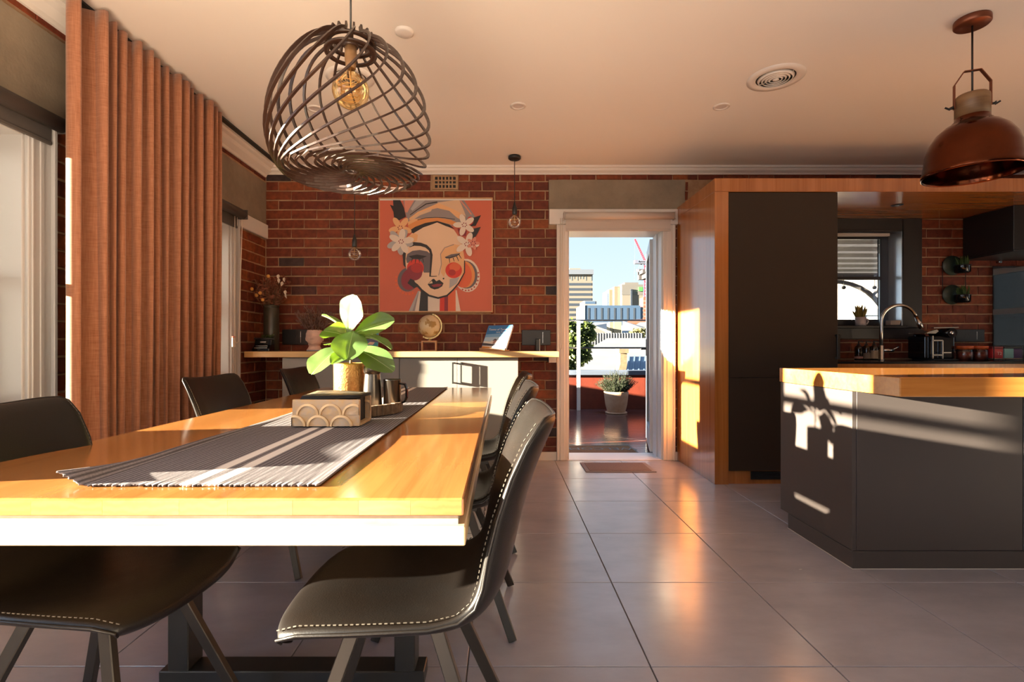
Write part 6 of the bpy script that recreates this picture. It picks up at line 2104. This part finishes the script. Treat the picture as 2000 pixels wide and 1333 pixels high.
MB().box(2.6, 4.3, 10.45, 11.2, GZ, .4).build('walls', M['cream'], h2)
# corrugated fence
fn = empty('steel_fence', (3.2, 19, GZ), 'pale ribbed steel fence behind the white roof', 'fence')
fx0_, fx1_ = (1128 - 980) * 19 / 1000, (1256 - 980) * 19 / 1000
zt_ = CAMZ - (651 - 677) * 19 / 1000
npn = 24
M['fence2'] = mat('grey_fence_pan', (0.36, 0.38, 0.42), .5)
for k in range(npn):
    a = fx0_ + (fx1_ - fx0_) * k / npn; b_ = fx0_ + (fx1_ - fx0_) * (k + 1) / npn
    mb = MB(); mb.prism([(a, 19.05), (a + (b_ - a) * .2, 18.99), (a + (b_ - a) * .55, 18.99), (a + (b_ - a) * .7, 19.05), (b_, 19.05), (b_, 19.09), (a, 19.09)], 'z', GZ, zt_)
    mb.build('fence_sheet', M['fence'] if k % 1 == 0 else M['fence2'], fn)
# mid-distance roofs
h3 = empty('olive_gabled_house', (3.5, 30, GZ), 'house with a grey-green gabled roof left of the cream chimney wall', 'house')
mb = MB(); slab(mb, [P3(1090, 656, 28), P3(1196, 656, 28), P3(1194, 648, 29), P3(1146, 631, 33), P3(1090, 631, 33)], .2); mb.build('roof', M['greyroof'], h3)
a, b_ = P3(1090, 656, 28.5), P3(1192, 656, 28.5); MB().box(a.x, b_.x, 28.6, 33, GZ, a.z - .1).build('walls', M['cream'], h3)
mb = MB(); slab(mb, [P3(1150, 638, 36), P3(1196, 646, 36), P3(1200, 630, 42), P3(1160, 630, 42)], .2); mb.build('rear_roof', M['whiteroof'], h3)
h4 = empty('white_gabled_house', (8, 34, GZ), 'pale gabled house with a cream chimney wall in the middle of the doorway view', 'house')
a, b_ = P3(1199, 655, 32), P3(1214, 629, 32); MB().box(a.x, b_.x, 32, 33, GZ, b_.z).build('chimney_wall', mat('sunny_cream', (0.22, 0.19, 0.13), .8), h4)
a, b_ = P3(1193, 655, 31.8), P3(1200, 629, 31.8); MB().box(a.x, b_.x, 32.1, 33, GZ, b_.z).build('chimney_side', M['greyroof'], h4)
mb = MB(); slab(mb, [P3(1214, 657, 32), P3(1300, 657, 32), P3(1300, 645, 34), P3(1262, 640, 35), P3(1216, 627, 37)], .2); mb.build('roof', M['whiteroof'], h4)
h5 = empty('orange_roofed_house', (14, 55, GZ), 'distant orange tiled roof at the right of the doorway view', 'house')
mb = MB(); slab(mb, [P3(1220, 632, 52), P3(1310, 632, 52), P3(1310, 623, 56), P3(1232, 624.5, 56)], .3); mb.build('roof', mat('orange_tiles', (0.22, 0.06, 0.02), .7), h5)
a, b_ = P3(1222, 632, 53), P3(1310, 632, 53); MB().box(a.x, b_.x, 53, 56, GZ, a.z - .2).build('walls', M['cream'], h5)
mb = MB(); slab(mb, [P3(1238, 637, 44), P3(1310, 637, 44), P3(1310, 629, 48), P3(1250, 630, 48)], .2); mb.build('lower_roof', M['whiteroof'], h5)

# tree and shrub beyond the wall
M['treeleaf'] = leaf_mat('gum_leaf', (0.045, 0.075, 0.028), (0.16, 0.22, 0.05), .55, .3, (0.09, 0.12, 0.04))
M['bark2'] = mat('grey_bark', (0.16, 0.12, 0.09), .9)
def tree(name, lab, blobs, Y, n_, ls, trunk, mleaf):
    c0 = P3(trunk[0], trunk[1], Y)
    r = empty(name, (c0.x, Y, GZ), lab, 'tree' if name == 'tree' else 'shrub')
    mb = MB(); mb.tube([(c0.x, Y, GZ), (c0.x + .1, Y, (GZ + c0.z) / 2), tuple(c0)], .10 if name == 'tree' else .03, 7)
    for (px, py, rp) in blobs:
        p = P3(px, py, Y); mb.tube([tuple(c0 - Vector((0, 0, .4))), tuple(c0.lerp(p, .5)), tuple(p)], .03, 5)
    mb.build('trunk', M['bark2'], r)
    m2 = MB()
    for (px, py, rp) in blobs:
        c = P3(px, py, Y); R_ = rp * Y / 1000
        for k in range(n_):
            d = Vector((rng.gauss(0, 1), rng.gauss(0, 1), rng.gauss(0, 1))).normalized() * R_ * (U(0.15, 1) ** .5)
            q = c + d
            dd = Vector((U(-1, 1), U(-1, 1), U(-1, .5))).normalized()
            sd = dd.orthogonal().normalized()
            sd = (Matrix.Rotation(U(0, 6.28), 3, dd) @ sd) * ls * .32
            L_ = ls * U(.7, 1.4)
            m2.add([q - sd * .3, q + dd * L_ * .45 - sd, q + dd * L_, q + dd * L_ * .45 + sd], [(0, 1, 2, 3)])
    tag(m2.build('foliage', mleaf, r, fix=False), kind='stuff')
tree('tree', 'dark leafy tree beyond the deck at the left of the doorway view',
     [(1112, 640, 13), (1120, 660, 16), (1108, 690, 18), (1134, 650, 12), (1146, 640, 9), (1150, 655, 9), (1138, 675, 13), (1126, 700, 15), (1100, 715, 16), (1118, 725, 12), (1142, 695, 8)], 10.4, 520, .105, (1112, 720), M['treeleaf'])
tree('shrub', 'wispy shrub in front of the white gable near the open door leaf', [(1238, 652, 7), (1250, 648, 7), (1246, 656, 7), (1258, 646, 5)], 21.0, 110, .14, (1246, 660), leaf_mat('wispy_leaf', (0.12, 0.12, 0.05), (0.25, 0.24, 0.10), .6, .3))

# city
M['towerwall'] = mat('cream_precast', (0.135, 0.122, 0.10), .8)
M['darkglass'] = mat('dark_ribbon_glass', (0.035, 0.045, 0.06), .2)
M['bluebld'] = mat('blue_grey_cladding', (0.024, 0.058, 0.115), .7, var=(0.036, 0.075, 0.135), vscale=.05)
def city_box(mb, x0, x1, y0, y1, Y, dep, base=None, mi=0):
    a, b_ = P3(x0, y1, Y), P3(x1, y0, Y)
    mb.box(a.x, b_.x, Y, Y + dep, GZ - 4 if base is None else a.z, b_.z, mi)
T = 160.0
tw = empty('office_tower', (24, T, GZ), 'cream office tower with dark ribbon windows at the left of the doorway view', 'building')
mb = MB(); city_box(mb, 1062, 1157.5, 530, 640, T, 12); mb.build('walls', M['towerwall'], tw)
mb = MB(); city_box(mb, 1061, 1159.5, 526.5, 536, T - .8, 13.6, 1); mb.build('roof_parapet', mat('pale_blue_parapet', (0.10, 0.12, 0.15), .6), tw)
mb = MB(); city_box(mb, 1112, 1134, 524.5, 527, T + 3, 4, 1); mb.build('roof_plant', M['greyroof'], tw)
for k in range(9):
    y = 553.2 + 9.95 * k
    mb = MB(); city_box(mb, 1064, 1156, y, y + 5.0, T - .04, .8, 1); mb.build('window_band', M['darkglass'], tw)
for px, w_, hh in ((1112, 1.6, 8), (1116.5, 2.4, 11), (1121.5, 1.6, 8), (1128, 1.6, 11), (1133, 1.6, 8), (1138.5, 2.2, 8), (1144.5, 1.5, 11), (1155, 2.4, 11), (1100, 2, 11), (1090, 2, 8)):
    mb = MB(); city_box(mb, px - w_ / 2, px + w_ / 2, 537.5, 537.5 + hh, T - .04, .8, 1); mb.build('slot_window', mat('slot_glass', (0.10, 0.12, 0.13), .3) if 'slotg' not in globals() else slotg, tw)
    slotg = bpy.data.materials['slot_glass']
lw2 = empty('low_annex', (26, 140, GZ), 'grey low annex in front of the office tower', 'building')
mb = MB(); city_box(mb, 1141, 1165, 588, 640, 140, 8); mb.build('walls', mat('grey_annex', (0.14, 0.15, 0.155), .7), lw2)
mb = MB(); city_box(mb, 1143, 1163, 589, 594, 139.95, .6, 1); mb.build('window_band', M['bluebld'], lw2)
b2 = empty('beige_hotel', (45, 180, GZ), 'beige hotel block with a green sign and one dark slot window', 'building')
mb = MB(); city_box(mb, 1215, 1256, 556, 640, 180, 16); mb.build('main_block', M['towerwall'], b2)
mb = MB(); city_box(mb, 1220, 1247, 552, 557, 182, 10, 1); mb.build('roof_block', mat('hotel_grey', (0.10, 0.097, 0.09), .8), b2)
mb = MB(); city_box(mb, 1214.6, 1256.3, 556, 576.5, 179.92, .5, 1); mb.build('grey_upper_band', mat('hotel_grey_band', (0.095, 0.092, 0.085), .8), b2)
mb = MB(); city_box(mb, 1200, 1215, 560, 640, 183, 14); city_box(mb, 1190, 1201, 566, 640, 186, 12); mb.build('stepped_wing', mat('hotel_cream', (0.12, 0.10, 0.07), .8), b2)
mb = MB(); city_box(mb, 1187, 1190.5, 573, 640, 187, 10); mb.build('dark_wing', M['bluebld'], b2)
mb = MB(); city_box(mb, 1231.8, 1235, 568, 600, 179.55, .5, 1); mb.build('slot_window', M['darkglass'], b2)
mb = MB(); city_box(mb, 1231.8, 1235, 565.2, 567.4, 179.55, .5, 1); mb.build('slot_window', M['darkglass'], b2)
mb = MB(); city_box(mb, 1247.5, 1255.5, 561, 569, 179.5, .4, 1); mb.build('green_sign', mat('green_sign', (0.05, 0.22, 0.05), .5), b2)
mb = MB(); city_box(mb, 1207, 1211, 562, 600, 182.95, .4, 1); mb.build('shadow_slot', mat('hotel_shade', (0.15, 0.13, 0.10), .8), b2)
b3 = empty('blue_grey_block', (27, 120, GZ), 'long blue-grey building with a row of tall slit windows', 'building')
mb = MB(); city_box(mb, 1142.5, 1251, 597, 640, 120, 11); city_box(mb, 1251, 1256, 600, 640, 120.3, 10); mb.build('walls', M['bluebld'], b3)
a, b_ = P3(1142.5, 640, 120), P3(1142.5, 595.5, 120); mb = MB(); mb.box(a.x - .4, a.x - .02, 119.9, 131.2, GZ - 4, b_.z); mb.build('white_end', mat('white_gable_end', (0.36, 0.36, 0.35), .7), b3)
for k in range(8):
    px = 1150 + 12.7 * k
    mb = MB(); city_box(mb, px - 1.8, px + 1.8, 602, 625, 119.96, .6, 1); mb.build('slit_window', M['darkglass'], b3)
b4 = empty('striped_red_building', (38, 136, GZ), 'narrow red and white banded building beside the door leaf', 'building')
mb = MB(); city_box(mb, 1256.5, 1290, 581, 640, 135, 4); mb.build('walls', mat('coral_wall', (0.26, 0.055, 0.03), .7), b4)
for k in range(6):
    mb = MB(); city_box(mb, 1256, 1290, 587 + 7.5 * k, 590 + 7.5 * k, 134.95, .5, 1); mb.build('white_band', M['towerwall'], b4)
# crane
M['cranered'] = mat('crane_red', (0.40, 0.03, 0.05), .5)
K = 200.0
cr_ = empty('tower_crane', (56, K, GZ), 'red luffing tower crane rising above the buildings', 'crane')
mb = MB()
for dx in (-1.6, 1.6):
    a, b_ = P3(1260 + dx, 698.5, K), P3(1260 + dx, 517, K); mb.beam(a, b_, .28, .28, up=(0, 1, 0))
for k in range(30):
    ya, yb = 698 - k * 6.0, 698 - (k + 1) * 6.0
    s_ = 1 if k % 2 else -1
    mb.beam(P3(1260 - 1.6 * s_, ya, K), P3(1260 + 1.6 * s_, yb, K), .16, .16, up=(0, 1, 0))
mb.build('mast', M['cranered'], cr_)
mb = MB()
A, Bp = (1260.5, 512), (1240, 467.5)
nx_, ny_ = .91, -.41
for s_ in (-1.5, 1.5):
    mb.beam(P3(A[0] + nx_ * s_, A[1] + ny_ * s_, K), P3(Bp[0] + nx_ * s_ * .6, Bp[1] + ny_ * s_ * .6, K), .26, .26, up=(0, 1, 0))
for k in range(13):
    f0, f1 = k / 13, (k + 1) / 13
    s_ = 1.5 if k % 2 else -1.5
    p0 = (A[0] + (Bp[0] - A[0]) * f0 + nx_ * s_, A[1] + (Bp[1] - A[1]) * f0 + ny_ * s_); p1 = (A[0] + (Bp[0] - A[0]) * f1 - nx_ * s_, A[1] + (Bp[1] - A[1]) * f1 - ny_ * s_)
    mb.beam(P3(*p0, K), P3(*p1, K), .16, .16, up=(0, 1, 0))
mb.build('jib', M['cranered'], cr_)
M['cranegrey'] = mat('crane_grey', (0.12, 0.13, 0.18), .5)
mb = MB(); city_box(mb, 1240, 1262, 513, 515, K - 1, 2, 1); city_box(mb, 1240, 1246, 508, 513, K - 1, 2, 1); city_box(mb, 1250, 1262, 509, 511, K - 1, 2, 1); mb.build('counter_deck', M['cranegrey'], cr_)
mb = MB(); mb.beam(P3(1248, 508, K), P3(1254, 520, K), .3, .3, up=(0, 1, 0)); city_box(mb, 1244, 1248, 526, 531, K - 1, 1, 1); mb.beam(P3(1246, 526, K), P3(1252, 516, K), .12, .12, up=(0, 1, 0)); mb.build('hook_block', M['cranegrey'], cr_)
mb = MB(); mb.beam(P3(1240, 468, K), P3(1239, 548, K), .05, .05, up=(0, 1, 0)); mb.build('hoist_rope', M['cranegrey'], cr_)

# ------------------------------------------------------------------ seen through the kitchen window: verandah and neighbour
vr = empty('verandah_roof', (6, 7.3, 2.3), 'slatted verandah roof seen through the kitchen window', 'pergola')
M['slat'] = mat('dark_grey_slat', (0.055, 0.052, 0.055), .6)
for k in range(8):
    y = 5.5 + .46 * k
    MB().box(2.4, 8.6, y, y + .30, 2.30, 2.36).build('slat', M['slat'], vr)
MB().box(2.4, 8.6, 8.95, 9.05, 2.22, 2.40).build('fascia_beam', M['slat'], vr)
for x in (2.45, 8.5): MB().box(x, x + .1, 5.2, 9.05, 2.22, 2.30).build('rafter', M['slat'], vr)
xp = (1732 - 980) * 9.0 / 1000
MB().box(xp, xp + .11, 8.95, 9.06, GZ, 2.30).build('post', M['slat'], vr)
mb = MB()
P = [(xp - .95 + .95 * math.sin(math.radians(a)), 9.0, 2.19 - .80 + .80 * math.cos(math.radians(a)) ) for a in range(0, 91, 10)]
mb.sweep(P, [(-.03, -.03), (.03, -.03), (.03, .03), (-.03, .03)], upv=(0, 1, 0), sm=False)
mb.beam((xp, 9.0, 2.20), (xp - .26, 9.0, 1.93), .04, .04); mb.build('curved_bracket', M['slat'], vr)
for px, py in ((1648, 562), (1708, 562)):
    p = P3(px, py, 8.9); mb = MB(); mb.tube([p, p + Vector((0, 0, .22))], .006, 5); mb.ball(tuple(p), .035, 8, 6); mb.build('hanging_lantern', M['black'], vr)
nw_ = empty('weatherboard_wall', (11, 14, GZ), 'pale weatherboard wall outside the kitchen window', 'wall')
x0 = (1676 - 980) * 14 / 1000
M['wboard'] = mat('weatherboard', (0.28, 0.31, 0.33), .6)
for k in range(34):
    z = GZ + .17 * k
    if z > 2.0: break
    MB().prism([(14.0, z), (14.06, z), (14.06, z + .175), (14.035, z + .175)], 'x', x0, x0 + 6).build('board', M['wboard'], nw_)
MB().box(x0 - .12, x0, 13.98, 14.1, GZ, 2.1).build('corner_trim', M['white'], nw_)
yw = empty('sunlit_white_wall', (14, 19, GZ), 'bright white boundary wall in the sun outside the kitchen window', 'wall')
MB().box(9.0, 26, 19, 19.2, GZ, 3.7).build('wall_body', mat('white_render', (0.80, 0.74, 0.62), .9), yw)
